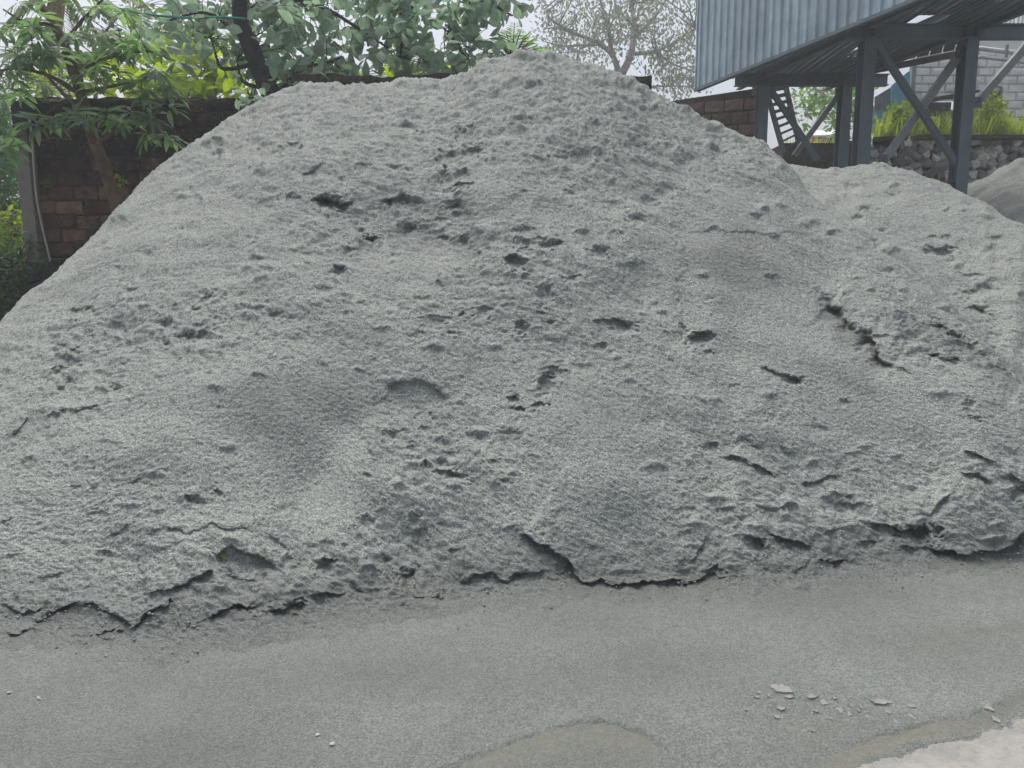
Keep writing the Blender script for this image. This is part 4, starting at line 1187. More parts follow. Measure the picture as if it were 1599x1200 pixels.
def build_sheets():
    Y = 19.2
    t = thing('sheet_metal_screen', 'blue and grey sheet metal screen left of the whitewashed building', 'screen', P(1395, 200, Y))
    def panel(poly, mat, name, Yk):
        V = []
        for px, py in poly: V.append(P(px, py, Yk))
        V2 = [(v[0], v[1] + .03, v[2]) for v in V]
        n = len(V); mb = MB()
        mb.add(V + V2, [tuple(range(n - 1, -1, -1)), tuple(range(n, 2 * n))] + [(i, (i + 1) % n, n + (i + 1) % n, n + i) for i in range(n)])
        mb.build(name, mat, t)
    panel([(1392, 134), (1418, 112), (1421, 112), (1421, 190), (1392, 200)], M_BLUE, 'blue_panel', Y)
    panel([(1362, 168), (1391, 156), (1391, 205), (1362, 210)], M_BLUE, 'blue_panel', Y + .3)
    for k in range(5):
        x = 1366 + k * 5.2
        panel([(x, 152 - k * 3.2), (x + 4.6, 149 - k * 3.2), (x + 4.6, 172), (x, 174)], M_GREYSHEET, 'grey_panel', Y + .1)
build_sheets()

def build_cottage():
    Y = 34.0
    t = thing('small_house', 'small house with white roof and red wall seen far off between the steel legs', 'house', P(1290, 232, Y))
    a, b = P(1268, 226, Y), P(1312, 226, Y)
    zt = P(1290, 213, Y)[2]
    mb = MB(); mb.box(((a[0] + b[0]) / 2, Y + 1.4, (a[2] - 1.5 + zt) / 2), (b[0] - a[0], 2.8, zt - a[2] + 1.5)); mb.build('wall', M_REDWALL, t)
    r0, r1 = P(1264, 214, Y - .3), P(1316, 212, Y - .3); u0, u1 = P(1272, 206, Y + 1.4), P(1306, 206, Y + 1.4)
    mb = MB(); up = np.array([0, 0, .06])
    mb.add([r0, r1, u1, u0, r0 + up, r1 + up, u1 + up, u0 + up], [(3, 2, 1, 0), (4, 5, 6, 7), (0, 1, 5, 4), (1, 2, 6, 5), (2, 3, 7, 6), (3, 0, 4, 7)]); mb.build('roof', M_WHITE, t)
    mb = MB(); mb.box(P(1300, 221, Y - .01), (.5, .06, .25)); mb.build('window', M_DARK, t)
build_cottage()

# ------------------------------------------------------------------ foliage machinery
def leaf_template(shape, bend=0.12, fold=0.12, n=4):
    """unit leaf along +Y, normal +Z; returns vertices and quads"""
    V = []; Q = []
    for i in range(n + 1):
        t = i / n
        if shape == 'lance': w = 0.135 * math.sin(math.pi * min(1, t * 0.96 + 0.02)) ** 0.8
        elif shape == 'obovate': w = 0.30 * math.sin(math.pi * t ** 1.35) ** 0.7 if 0 < t < 1 else 0.02
        elif shape == 'oval': w = 0.25 * math.sin(math.pi * (0.03 + .94 * t)) ** 0.75
        else: w = 0.045 * (1 - t) + 0.004
        z = -bend * t * t
        V += [(-w, t, z + fold * w), (0, t, z), (w, t, z + fold * w)]
    for i in range(n):
        a = 3 * i
        Q += [(a, a + 1, a + 4, a + 3), (a + 1, a + 2, a + 5, a + 4)]
    return np.array(V), np.array(Q)

def leaf_frames(pos, axis, up, size):
    axis = axis / np.linalg.norm(axis, axis=1, keepdims=True)
    x = np.cross(axis, up); ln = np.linalg.norm(x, axis=1, keepdims=True)
    x = np.where(ln < 1e-3, np.array([[1.0, 0, 0]]), x / np.maximum(ln, 1e-6))
    z = np.cross(x, axis)
    M = np.zeros((len(pos), 4, 4)); s = size[:, None]
    M[:, :3, 0] = x * s; M[:, :3, 1] = axis * s; M[:, :3, 2] = z * s; M[:, :3, 3] = pos; M[:, 3, 3] = 1
    return M

def foliage(root, mats4, tmpl, mat, n_parts=0, name='foliage', leaf_name='leaf', variants=None):
    """the largest leaves in view as parts, the rest joined"""
    if not len(mats4): return
    pos = mats4[:, :3, 3]; size = np.linalg.norm(mats4[:, :3, 1], axis=1)
    px, py = project(pos[:, 0], pos[:, 1], pos[:, 2])
    seen = (px > -10) & (px < 1609) & (py > -10) & (~hidden(px, py, 4))
    score = size / np.maximum(pos[:, 1], 1) * seen
    order = np.argsort(-score)
    k = min(n_parts, int(seen.sum()))
    if k:
        me = [mesh_np(leaf_name, t[0], t[1], mat) for t in (variants or [tmpl])]
        for i, j in enumerate(order[:k]): link(leaf_name, me[i % len(me)], root, mats4[j])
    rest = mats4[order[k:]]
    if len(rest):
        V0, Q0 = tmpl; nv = len(V0)
        Vh = np.concatenate([V0, np.ones((nv, 1))], 1)
        V = np.einsum('nij,vj->nvi', rest, Vh)[..., :3].reshape(-1, 3)
        Q = (Q0[None] + (np.arange(len(rest)) * nv)[:, None, None]).reshape(-1, 4)
        o = link(name, mesh_np(name, V, Q, mat), root)
        if k: o['kind'] = 'stuff'

T_LANCE = leaf_template('lance', 0.22, 0.25, 4); T_LANCE2 = leaf_template('lance', 0.42, 0.2, 4)
T_OB = leaf_template('obovate', 0.14, 0.10, 4); T_OB2 = leaf_template('obovate', 0.30, 0.25, 4)
T_OVAL = leaf_template('oval', 0.15, 0.15, 2); T_STRIP = leaf_template('strip', 0.25, 0.1, 2)

def rnd_unit(n):
    v = RNG.normal(size=(n, 3)); return v / np.linalg.norm(v, axis=1, keepdims=True)

def in_poly(x, y, poly):
    c = np.zeros(x.shape, bool); n = len(poly)
    for i in range(n):
        x0, y0 = poly[i]; x1, y1 = poly[(i + 1) % n]
        if y0 == y1: continue
        c ^= ((y0 > y) != (y1 > y)) & (x < (x1 - x0) * (y - y0) / (y1 - y0) + x0)
    return c

def scatter(poly, n, y0, y1):
    xs = [p[0] for p in poly]; ys = [p[1] for p in poly]; out = []
    while len(out) < n:
        x = RNG.uniform(min(xs), max(xs), 400); y = RNG.uniform(min(ys), max(ys), 400)
        for a, b in zip(x[in_poly(x, y, poly)], y[in_poly(x, y, poly)]):
            out.append(P(a, b, RNG.uniform(y0, y1)))
            if len(out) >= n: break
    return np.array(out)

def sprays(cent, per, spread, lsize, droop, flat=0.5):
    """clusters of leaves round twig ends"""
    n = len(cent); pos = []; ax = []; up = []; sz = []
    for c in cent:
        k = int(RNG.integers(per[0], per[1] + 1)); tw = rnd_unit(1)[0]; tw[2] = abs(tw[2]) * .4
        for i in range(k):
            a = rnd_unit(1)[0] + tw * .4; a[2] = a[2] * .7 - droop
            p = c + RNG.normal(size=3) * spread
            pos.append(p); ax.append(a); u = rnd_unit(1)[0] * (1 - flat) + np.array([0, -.35, 1.0]) * flat
            up.append(u); sz.append(RNG.uniform(*lsize))
    return leaf_frames(np.array(pos), np.array(ax), np.array(up), np.array(sz))

def twigs(mb, cent, pts, r=0.006):
    """thin shoots from the nearest point of the limbs to each leaf cluster"""
    pts = np.array(pts)
    for c in cent:
        d = np.linalg.norm(pts - c, axis=1) + 0.25 * np.maximum(0, pts[:, 2] - c[2])
        q = pts[np.argmin(d)]
        if np.linalg.norm(q - c) > 2.2: continue
        m = (q + c) / 2 + RNG.normal(size=3) * .05 + np.array([0, 0, .06])
        mb.tube([q, m, c], [r * 1.5, r * 1.1, r * .6], 4)

# --- mango tree in front of the wall
def build_mango():
    Y = 9.55
    t = thing('mango_tree', 'slender mango tree with drooping leaf whorls before the black wall at left', 'tree', P(190, 345, Y))
    mb = MB()
    tr = spline([P(196, 380, Y + .3), P(184, 325, Y + .25), P(168, 275, Y + .2), P(152, 232, Y + .1), P(140, 198, Y), P(124, 140, Y), P(112, 105, Y), P(100, 68, Y), P(82, 35, Y), P(62, 5, Y), P(45, -30, Y)], 4)
    n = len(tr); mb.tube(tr, [0.085 - 0.045 * i / n for i in range(n)], 9, 0.08); mb.build('trunk', M_BARK_B, t, True)
    br = [[P(150, 225, Y), P(200, 195, Y - .2), P(245, 185, Y - .3)], [P(128, 150, Y), P(80, 120, Y - .3), P(30, 108, Y - .4), P(-10, 112, Y - .4)], [P(116, 115, Y), P(170, 90, Y - .2), P(230, 80, Y - .2), P(270, 95, Y - .2)],
          [P(135, 180, Y), P(110, 158, Y - .25), P(75, 120, Y - .3), P(60, 98, Y - .2)], [P(100, 68, Y), P(130, 30, Y), P(165, -5, Y)], [P(85, 38, Y), P(40, 35, Y - .2), P(5, 15, Y - .2)],
          [P(125, 145, Y), P(175, 135, Y - .4), P(220, 125, Y - .5)], [P(110, 100, Y), P(60, 75, Y + .3), P(10, 65, Y + .4)], [P(140, 200, Y), P(150, 205, Y - .3), P(135, 190, Y - .45)]]
    bm_ = MB(); limb_pts = list(tr)
    for b in br:
        s = spline(b, 5); limb_pts += s; bm_.tube(s, np.linspace(.028, .010, len(s)), 6)
    cents = [P(58, 190, Y - .5), P(84, 186, Y - .45), P(135, 186, Y - .5), P(118, 176, Y - .4), P(165, 178, Y - .3), P(148, 138, Y - .5), P(205, 172, Y - .45), P(222, 150, Y - .5), P(235, 182, Y - .4), P(262, 165, Y - .4), P(232, 210, Y - .3),
             P(262, 215, Y - .35), P(212, 130, Y - .5), P(180, 115, Y - .4), P(200, 70, Y - .3), P(245, 110, Y - .4), P(268, 140, Y - .3), P(20, 215, Y - .6), P(12, 230, Y - .6), P(190, 190, Y - .4), P(150, 100, Y - .4), P(60, 60, Y - .3), P(45, 85, Y - .4), P(25, 120, Y - .5), P(90, 90, Y - .4)]
    more = scatter([(-10, -10), (150, -10), (215, 30), (275, 90), (280, 150), (230, 160), (150, 120), (90, 110), (40, 150), (-10, 150)], 40, Y - .7, Y + .7)
    cents = np.concatenate([np.array(cents), more])
    twigs(bm_, cents, limb_pts, .006)
    bm_.build('branches', M_BARK_B, t, True)
    pos = []; ax = []; up = []; sz = []
    for c in cents:
        axis = np.array([RNG.normal() * .35, -.25 + RNG.normal() * .3, 1.0]); axis /= np.linalg.norm(axis)
        s0 = np.cross(axis, [0.2, 1, .1]); s0 /= np.linalg.norm(s0); s1 = np.cross(axis, s0)
        k = int(RNG.integers(11, 18)); ph = RNG.uniform(0, 6.28)
        for i in range(k):
            an = ph + i * 2.399; el = RNG.uniform(-.55, .35)
            d = (s0 * math.cos(an) + s1 * math.sin(an)) * math.cos(el) + axis * math.sin(el)
            pos.append(c + axis * RNG.uniform(-.05, .04) + d * .02); ax.append(d); up.append(axis + rnd_unit(1)[0] * .25); sz.append(RNG.uniform(.17, .27))
    Mx = leaf_frames(np.array(pos), np.array(ax), np.array(up), np.array(sz))
    foliage(t, Mx, T_LANCE, L_MANGO, 298, 'foliage', 'leaf', [T_LANCE, T_LANCE2])
build_mango()

# --- broad-leaved tree with the dark trunk
def build_broad():
    Y = 11.2
    t = thing('broad_leaved_tree', 'broad leaved tree with a dark leaning trunk rising behind the sand crest', 'tree', P(432, 175, Y))
    mb = MB()
    tr = spline([P(445, 240, Y), P(432, 175, Y), P(418, 135, Y), P(404, 105, Y), P(390, 70, Y), P(378, 40, Y), P(374, 15, Y), P(376, -30, Y), P(380, -80, Y)], 5)
    n = len(tr); mb.tube(tr, [.155 - .075 * i / n for i in range(n)], 10, .07); mb.build('trunk', M_BARK_D, t, True)
    br = [[P(388, 62, Y), P(355, 40, Y), P(338, 26, Y), P(310, 20, Y - .2), P(270, 30, Y - .2)], [P(376, 30, Y), P(410, 0, Y), P(450, -20, Y)], [P(402, 100, Y), P(350, 108, Y + .2), P(338, 90, Y + .3), P(330, 60, Y + .3)],
          [P(420, 140, Y), P(380, 128, Y + .1), P(370, 95, Y + .2)], [P(420, -10, Y), P(500, 10, Y - .2), P(560, 45, Y - .3), P(605, 75, Y - .3)], [P(450, -30, Y), P(560, -20, Y), P(640, 10, Y), P(700, 50, Y)],
          [P(560, -20, Y), P(680, -15, Y), P(760, 5, Y), P(800, 25, Y)], [P(640, 10, Y), P(630, 50, Y - .2), P(625, 90, Y - .2)], [P(700, 50, Y), P(720, 80, Y), P(735, 100, Y)], [P(430, 150, Y), P(470, 110, Y - .3), P(520, 95, Y - .4)]]
    bm_ = MB(); lp = list(tr)
    for b in br:
        s = spline(b, 5); lp += s; bm_.tube(s, np.linspace(.035, .012, len(s)), 6)
    regs = [([(330, -15), (470, -15), (455, 40), (420, 60), (400, 110), (345, 60), (300, 10)], 36), ([(410, 0), (580, -15), (590, 20), (560, 40), (545, 90), (470, 110), (420, 125), (405, 70)], 64),
            ([(440, 105), (540, 95), (560, 125), (500, 140), (440, 135)], 26), ([(585, -15), (745, -15), (760, 20), (765, 70), (735, 118), (680, 110), (600, 118), (590, 95), (620, 70), (575, 25)], 100),
            ([(745, -15), (812, -15), (805, 20), (790, 38), (755, 15)], 12), ([(560, 60), (600, 55), (585, 75)], 4), ([(200, 0), (340, -10), (330, 40), (350, 95), (300, 60), (230, 50)], 22)]
    cents = np.concatenate([scatter(p, n, Y - .7, Y + 1.0) for p, n in regs])
    qx, qy = project(cents[:, 0], cents[:, 1], cents[:, 2])
    tx = np.interp(qy, [0, 40, 105, 135, 175], [373, 379, 404, 418, 432])
    near = (np.abs(qx - tx) < 34); cents[near & (cents[:, 1] < Y + .35)] *= np.array([(Y + .7) / Y, 1.0, 1.0]); cents[near, 1] = np.maximum(cents[near, 1], Y + .45)
    twigs(bm_, cents, lp, .005)
    bm_.build('branches', M_BARK_D, t, True)
    Mx = sprays(cents, (5, 9), .13, (.15, .25), .45, .45)
    foliage(t, Mx, T_OB, L_BROAD, 298, 'foliage', 'leaf', [T_OB, T_OB2])
build_broad()

# --- sunlit lime tree behind the wall
def bushy_tree(name, label, base, trunk, regs, per, spread, lsize, tmpl, mat, bark, y0, y1, droop=.3, n_parts=0, cat='tree', r=.05, group=None):
    t = thing(name, label, cat, base, group)
    cents = np.concatenate([scatter(p, n, y0, y1) for p, n in regs])
    tr = spline(trunk, 5)
    mb = MB(); mb.tube(tr, np.linspace(r, r * .4, len(tr)), 7, .06); mb.build('trunk' if cat == 'tree' else 'stem', bark, t, True)
    bm_ = MB(); twigs(bm_, cents, tr, .006)
    if bm_.V: bm_.build('branches', bark, t, True)
    foliage(t, sprays(cents, per, spread, lsize, droop), tmpl, mat, n_parts)
    return t
bushy_tree('lime_leaved_tree', 'sunlit lime green tree between the mango and the dark trunk, behind the wall', P(330, 200, 13.5), [P(330, 200, 13.5), P(335, 130, 13.5), P(325, 90, 13.5), P(310, 60, 13.5)],
           [([(255, 70), (300, 40), (350, 60), (375, 110), (385, 158), (255, 158)], 72), ([(150, 120), (260, 110), (260, 158), (150, 158)], 20)], (5, 8), .16, (.18, .3), T_OB, L_LIME, M_BARK_G, 12.6, 14.5, .35)
bushy_tree('back_tree', 'mid green tree filling the sky behind the mango crown', P(150, 220, 16), [P(150, 220, 16), P(150, 130, 16), P(160, 60, 16), P(190, 20, 16)],
           [([(130, 20), (330, -15), (360, 60), (300, 110), (260, 158), (90, 158), (70, 110)], 70)], (5, 8), .22, (.16, .28), T_OVAL, L_GREEN, M_BARK_G, 15, 18, .25)
bushy_tree('lime_bush', 'pale lime bush showing just over the wall top at left', P(110, 200, 13.0), [P(110, 200, 13.0), P(110, 150, 13.0), P(112, 125, 13.0)],
           [([(30, 118), (80, 105), (120, 112), (120, 158), (25, 158)], 36)], (7, 11), .1, (.07, .13), T_OVAL, L_LIME, M_BARK_G, 12.6, 13.6, .2, cat='bush', r=.03)
bushy_tree('low_green_tree', 'bright green leaves low behind the middle of the sand crest', P(680, 190, 13.0), [P(680, 190, 13.0), P(675, 130, 13.0), P(670, 100, 13.0)],
           [([(600, 100), (700, 95), (740, 112), (730, 124), (600, 132)], 30), ([(440, 100), (560, 115), (555, 140), (440, 140)], 26)], (5, 8), .13, (.14, .22), T_OB, L_LIME, M_BARK_G, 12.4, 13.6, .3)

# --- palms
def frond(mb_r, quads, base, d, length, droop, nl, ll, up=(0, 0, 1)):
    d = np.array(d, float); d /= np.linalg.norm(d); pts = []
    for i in range(9):
        s = i / 8; pts.append(np.array(base) + d * length * s + np.array([0, 0, -droop * length * s * s]))
    mb_r.tube(pts, np.linspace(.018, .005, 9), 5)
    pts = np.array(pts); pos = []; ax = []; upv = []; sz = []
    for k in range(nl):
        s = .12 + .86 * k / nl; i = min(7, int(s * 8)); f = s * 8 - i
        p = pts[i] * (1 - f) + pts[i + 1] * f; tan = pts[i + 1] - pts[i]; tan /= np.linalg.norm(tan)
        side = np.cross(tan, [0, 0, 1]); side /= max(1e-6, np.linalg.norm(side))
        for sg in (-1, 1):
            a = side * sg * .8 + tan * .65 + np.array([0, 0, -.25 + RNG.normal() * .08])
            pos.append(p); ax.append(a); upv.append(np.array([0, 0, 1.0]) + .2 * RNG.normal(size=3)); sz.append(ll * (math.sin(math.pi * (.15 + .8 * s)) * .8 + .2) * RNG.uniform(.85, 1.1))
    quads.append(leaf_frames(np.array(pos), np.array(ax), np.array(upv), np.array(sz)))
T_LEAFLET = leaf_template('lance', .2, .2, 2)
T_LEAFLET = (T_LEAFLET[0] * np.array([.55, 1, 1]), T_LEAFLET[1])
def palm(name, label, foot, top, r, specs, mat, bark):
    t = thing(name, label, 'palm', foot)
    s = spline([foot, (np.array(foot) + np.array(top)) / 2 + np.array([.05, 0, 0]), top], 8)
    mb = MB(); mb.tube(s, [r * (1 + .06 * (i % 2)) for i in range(len(s))], 9); mb.build('trunk', bark, t, True)
    for (d, ln, dr, m) in specs:
        rb = MB(); q = []
        frond(rb, q, top, d, ln, dr, 26, ln * .26)
        f = rb.build('frond', m or mat, t, True)
        V0, Q0 = T_LEAFLET; Mx = np.concatenate(q); nv = len(V0)
        V = np.einsum('nij,vj->nvi', Mx, np.concatenate([V0, np.ones((nv, 1))], 1))[..., :3].reshape(-1, 3)
        Q = (Q0[None] + (np.arange(len(Mx)) * nv)[:, None, None]).reshape(-1, 4)
        lf = link('leaflets', mesh_np('leaflets', V, Q, m or mat), f)
ct = P(92, -30, 17.0)
palm('coconut_palm', 'coconut palm with a yellowed hanging frond behind the mango tree', P(58, 210, 17.0), ct, .16,
     [((-1, -.2, .3), 2.6, .5, None), ((.9, -.3, .2), 2.6, .6, None), ((.3, -.5, -.7), 1.7, .15, L_YELLOW), ((-.5, -.4, -.5), 2.0, .3, None), ((.8, .4, -.1), 2.4, .5, None), ((-.2, -.8, .1), 2.2, .6, None), ((.5, -.2, -.6), 1.9, .2, None)], L_PALM, M_BARK_G)
pt = P(800, 98, 12.6)
palm('areca_palm', 'bright green feathery palm standing just behind the top of the heap', P(800, 230, 12.6), pt, .05,
     [((-.7, -.2, .65), .85, .35, None), ((-.35, .1, .95), .75, .25, None), ((.05, -.2, 1), .72, .2, None), ((.35, 0, .85), .75, .3, None), ((.75, -.2, .6), .8, .4, None), ((-.9, .1, .3), .75, .35, None), ((.95, 0, .25), .7, .3, None), ((-.1, -.6, .6), .6, .3, None), ((.55, -.4, .5), .6, .3, None), ((-.5, -.5, .8), .7, .4, None), ((.2, -.5, .9), .75, .35, None), ((.9, -.3, .5), .85, .5, None), ((-.8, -.4, .5), .8, .5, None), ((-.15, .2, 1), .8, .3, None), ((.5, .3, .9), .8, .3, None), ((-1, -.3, .05), .7, .3, None), ((1, -.3, .05), .6, .3, None)], L_PALM, M_BARK_G)

# --- hazy tree far behind the crest
def build_hazy():
    Y = 42.0
    t = thing('hazy_tree', 'tall pale hazy tree with fine leaves and forking limbs beyond the crest', 'tree', P(975, 230, Y))
    def S(px, py, dy=0): return P(px, py, Y + dy)
    mb = MB()
    tr = spline([S(975, 230), S(972, 150), S(968, 115)], 5); mb.tube(tr, np.linspace(.34, .26, len(tr)), 9, .05); mb.build('trunk', M_BARK_G, t, True)
    limbs = [([(968, 118), (955, 85), (930, 66), (895, 52), (870, 42)], .24), ([(955, 85), (950, 45), (940, 10), (935, -20)], .2), ([(970, 118), (985, 85), (990, 40), (985, 0), (980, -30)], .3), ([(989, 60), (1020, 30), (1040, 0)], .18),
             ([(895, 52), (860, 30), (845, 5)], .13), ([(930, 66), (905, 78), (900, 96)], .13), ([(985, 85), (1025, 80), (1060, 62), (1085, 45)], .16), ([(990, 40), (965, 15), (955, -15)], .12), ([(1025, 80), (1050, 100), (1085, 112)], .12), ([(972, 140), (1030, 135), (1085, 135)], .12), ([(940, 70), (880, 72), (850, 65)], .1)]
    bm_ = MB(); lp = []
    for pts, r in limbs:
        s = spline([S(x, y, RNG.uniform(-1.5, 1.5)) for x, y in pts], 5); lp += s; bm_.tube(s, np.linspace(r * .7, r * .22, len(s)), 6)
    cents = np.concatenate([scatter([(835, 0), (860, -20), (1095, -20), (1095, 120), (1060, 125), (1010, 110), (960, 95), (905, 90), (870, 75), (845, 50)], 290, Y - 2.5, Y + 2.5), scatter([(1015, 110), (1092, 105), (1092, 150), (1030, 150)], 34, Y - 2, Y + 2), scatter([(855, 62), (920, 70), (910, 100), (880, 95)], 18, Y - 2, Y + 2)])
    lpa = np.array(lp)
    for c in cents[::2]:
        q = lpa[np.argmin(np.linalg.norm(lpa - c, axis=1))]; bm_.tube([q, (q + c) / 2 + RNG.normal(size=3) * .15, c], [.04, .03, .015], 4)
    bm_.build('branches', M_BARK_G, t, True)
    foliage(t, sprays(cents, (10, 17),   .42, (.16, .27), .9, .2), T_OVAL, L_HAZY, 0)
build_hazy()

# --- tree seen under the shed
bushy_tree('leafy_tree', 'green leafy tree seen under the shed between its rear legs', P(1330, 240, 24), [P(1335, 240, 24), P(1332, 180, 24), P(1310, 150, 24), P(1290, 140, 24)],
           [([(1245, 148), (1270, 135), (1345, 133), (1345, 180), (1310, 175), (1300, 200), (1290, 190), (1285, 175), (1255, 172)], 60), ([(1300, 190), (1318, 185), (1315, 210), (1300, 210)], 8), ([(1246, 188), (1262, 186), (1258, 198)], 4), ([(1318, 66), (1350, 64), (1345, 80)], 10)], (6, 10), .2, (.16, .28), T_OVAL, L_GREEN, M_BARK_G, 23, 25.5, .3)

# --- plants at the left edge
bushy_tree('bamboo_thicket', 'soft green feathery thicket at the left edge behind the post', P(5, 440, 11.6), [P(5, 440, 11.6), P(8, 300, 11.6), P(4, 150, 11.6)],
           [([(-40, 120), (22, 150), (50, 260), (55, 360), (-40, 420)], 260)], (14, 22), .15, (.12, .22), T_LEAFLET, L_BAMBOO, M_BARK_G, 11.0, 13.0, .5, cat='bush', r=.03)
bushy_tree('sunlit_bush', 'sunlit yellow green bush left of the concrete post', P(20, 440, 10.7), [P(20, 440, 10.7), P(22, 380, 10.7), P(25, 345, 10.7)],
           [([(-20, 335), (10, 338), (40, 322), (47, 345), (52, 400), (-20, 420)], 70)], (7, 11), .08, (.07, .13), T_OVAL, L_LIME, M_BARK_G, 10.5, 11.2, .2, cat='bush', r=.02)
bushy_tree('creeper', 'dark green creeper hanging over the rubble footing at the left edge', P(5, 520, 10.2), [P(5, 520, 10.2), P(15, 450, 10.1), P(30, 405, 10.2)],
           [([(-20, 385), (52, 380), (58, 425), (30, 440), (28, 470), (10, 500), (-20, 510)], 80)], (8, 12), .08, (.06, .11), T_OVAL, L_IVY, M_BARK_D, 9.85, 10.15, .4, cat='creeper', r=.012)
for (px, py, lab) in ((74, 288, 'tiny green fern rooted in the wall beside the grey pipe'), (188, 281, 'tiny yellow green sprig rooted in the wall beside the mango trunk'), (348, 203, 'tiny sprig at the wall foot where the sand meets it')):
    t = thing('wall_sprig', lab, 'plant', P(px, py + 5, YW - .06))
    c = np.array([P(px + RNG.normal() * 2, py + RNG.normal() * 4, YW - .1) for _ in range(5)])
    foliage(t, sprays(c, (3, 5), .02, (.05, .09), .2), T_OVAL, L_LIME if px == 188 else L_GREEN, 0)
bushy_tree('crest_sprig', 'dark leafy sprig at the foot of the black trunk by the sand edge', P(392, 180, 10.2), [P(392, 180, 10.1), P(393, 165, 10.1), P(396, 155, 10.1)],
           [([(380, 152), (412, 150), (408, 166), (388, 170)], 9)], (4, 6), .05, (.10, .16), T_OB, L_BROAD, M_BARK_D, 9.9, 10.2, .3, cat='plant', r=.008)

# --- grass and bushes on the bank
def blades(poly, n, y0, y1, zfun, hgt, name, label=None, mat=L_GRASS, kind=None):
    pos = []; ax = []; sz = []
    for p in scatter(poly, n, y0, y1):
        pos.append((p[0], p[1], zfun(p))); a = np.array([RNG.normal() * .28, RNG.normal() * .28, 1.0]); ax.append(a); sz.append(RNG.uniform(*hgt))
    Mx = leaf_frames(np.array(pos), np.array(ax), rnd_unit(n), np.array(sz))
    V0, Q0 = T_STRIP; V0 = V0 * np.array([1.0, 1, 1.6]); nv = len(V0)
    V = np.einsum('nij,vj->nvi', Mx, np.concatenate([V0, np.ones((nv, 1))], 1))[..., :3].reshape(-1, 3)
    Q = (Q0[None] + (np.arange(n) * nv)[:, None, None]).reshape(-1, 4)
    o = link(name, mesh_np(name, V, Q, mat)); tag(o, label, 'grass' if label else None, None, kind); return o
ZB = ZR + .02
blades([(1370, 200), (1640, 200), (1640, 216), (1370, 216)], 2600, YR + .25, YR + 1.6, lambda p: ZB, (.22, .62), 'grass', None, L_GRASS, 'stuff')
blades([(1450, 270), (1498, 270), (1498, 292), (1450, 292)], 170, YR - .75, YR - .4, lambda p: 2.85, (.35, .65), 'grass_tuft', 'green grass tuft growing at the foot of the rubble wall')
blades([(1222, 230), (1300, 230), (1300, 243), (1222, 243)], 260, 16.4, 17.0, lambda p: P(1250, 246, 16.7)[2], (.2, .45), 'grass_tuft', 'green grass strip at the foot of the steel stair')
bk = MB(); a = P(1280, 216, YR + .5); bk.box((a[0] + 4.0, YR + 2.4, ZR - 1.5), (9.5, 4.0, 3.0)); tag(bk.build('bank', M_MORTAR), kind='structure')
bushy_tree('bank_bush', 'bright green bush on the bank left of the crossing braces', P(1395, 216, 16.0), [P(1395, 217, 16.0), P(1397, 195, 16.0), P(1402, 175, 16.0)],
           [([(1375, 205), (1392, 175), (1408, 165), (1425, 180), (1450, 190), (1455, 214), (1372, 214)], 75)], (7, 11), .09, (.08, .15), T_OVAL, L_LIME, M_BARK_G, 15.8, 16.6, .1, cat='bush', r=.02)
bushy_tree('bank_bush', 'bright green bush on the bank right of the right front leg', P(1550, 216, 16.0), [P(1550, 217, 16.0), P(1548, 190, 16.0), P(1550, 165, 16.0)],
           [([(1524, 180), (1538, 155), (1552, 148), (1565, 165), (1575, 190), (1585, 214), (1524, 214)], 85)], (7, 11), .09, (.08, .15), T_OVAL, L_LIME, M_BARK_G, 15.8, 16.6, .1, cat='bush', r=.02)
bushy_tree('bank_bush', 'darker green bush on the bank between the crossing braces and the right leg', P(1475, 216, 16.2), [P(1475, 217, 16.2), P(1478, 200, 16.2), P(1480, 185, 16.2)],
           [([(1455, 190), (1475, 178), (1500, 172), (1504, 214), (1452, 214)], 50)], (6, 9), .09, (.08, .15), T_OVAL, L_GREEN, M_BARK_G, 16.0, 16.8, .1, cat='bush', r=.02)

# --- rope across the trees
mb = MB(); mb.tube(spline([P(130, -12, 10.6), P(160, 5, 10.6), P(200, 17, 10.6), P(250, 25, 10.7), P(300, 28.5, 10.8), P(345, 27, 10.95), P(384, 30, 11.0)], 6), .014, 6)
tag(mb.build('rope', M_ROPE, None, True), 'teal green rope slung through the trees to the dark trunk', 'rope')

# ------------------------------------------------------------------ small things on the ground
def flake(px, py, w, h, label, group=None):
    n = random.randint(12, 18)
    c = onz(px, py, 0.0); s = c[1] / F * 1.02
    dep = math.sin(math.atan2(1.6, c[1]))
    V = []; top = []; bot = []
    w *= 1.25; h *= 1.35
    th = random.uniform(.002, .004)
    tilt = (random.uniform(-.10, .10), random.uniform(-.12, .05))
    for i in range(n):
        a = 2 * math.pi * i / n; r = random.uniform(.5, 1.08)
        x = math.cos(a) * r * w / 2 * s; y = math.sin(a) * r * h / 2 * s / dep
        z = .004 + tilt[0] * x + tilt[1] * y
        top.append((x * .94, y * .94, z + th + random.uniform(-.0015, .0015))); bot.append((x, y, z - .008))
    V = bot + top + [(0, 0, .004 + th + .001)]
    Fc = [(i, (i + 1) % n, n + (i + 1) % n, n + i) for i in range(n)] + [(n + i, n + (i + 1) % n, 2 * n) for i in range(n)] + [tuple(range(n - 1, -1, -1))]
    o = link('mud_flake', mesh_py('mud_flake', V, Fc, M_FLAKE)); o.location = (c[0], c[1], 0.0)
    tag(o, label, 'mud flake', group)
G = 'dried mud flakes on the wet sand'
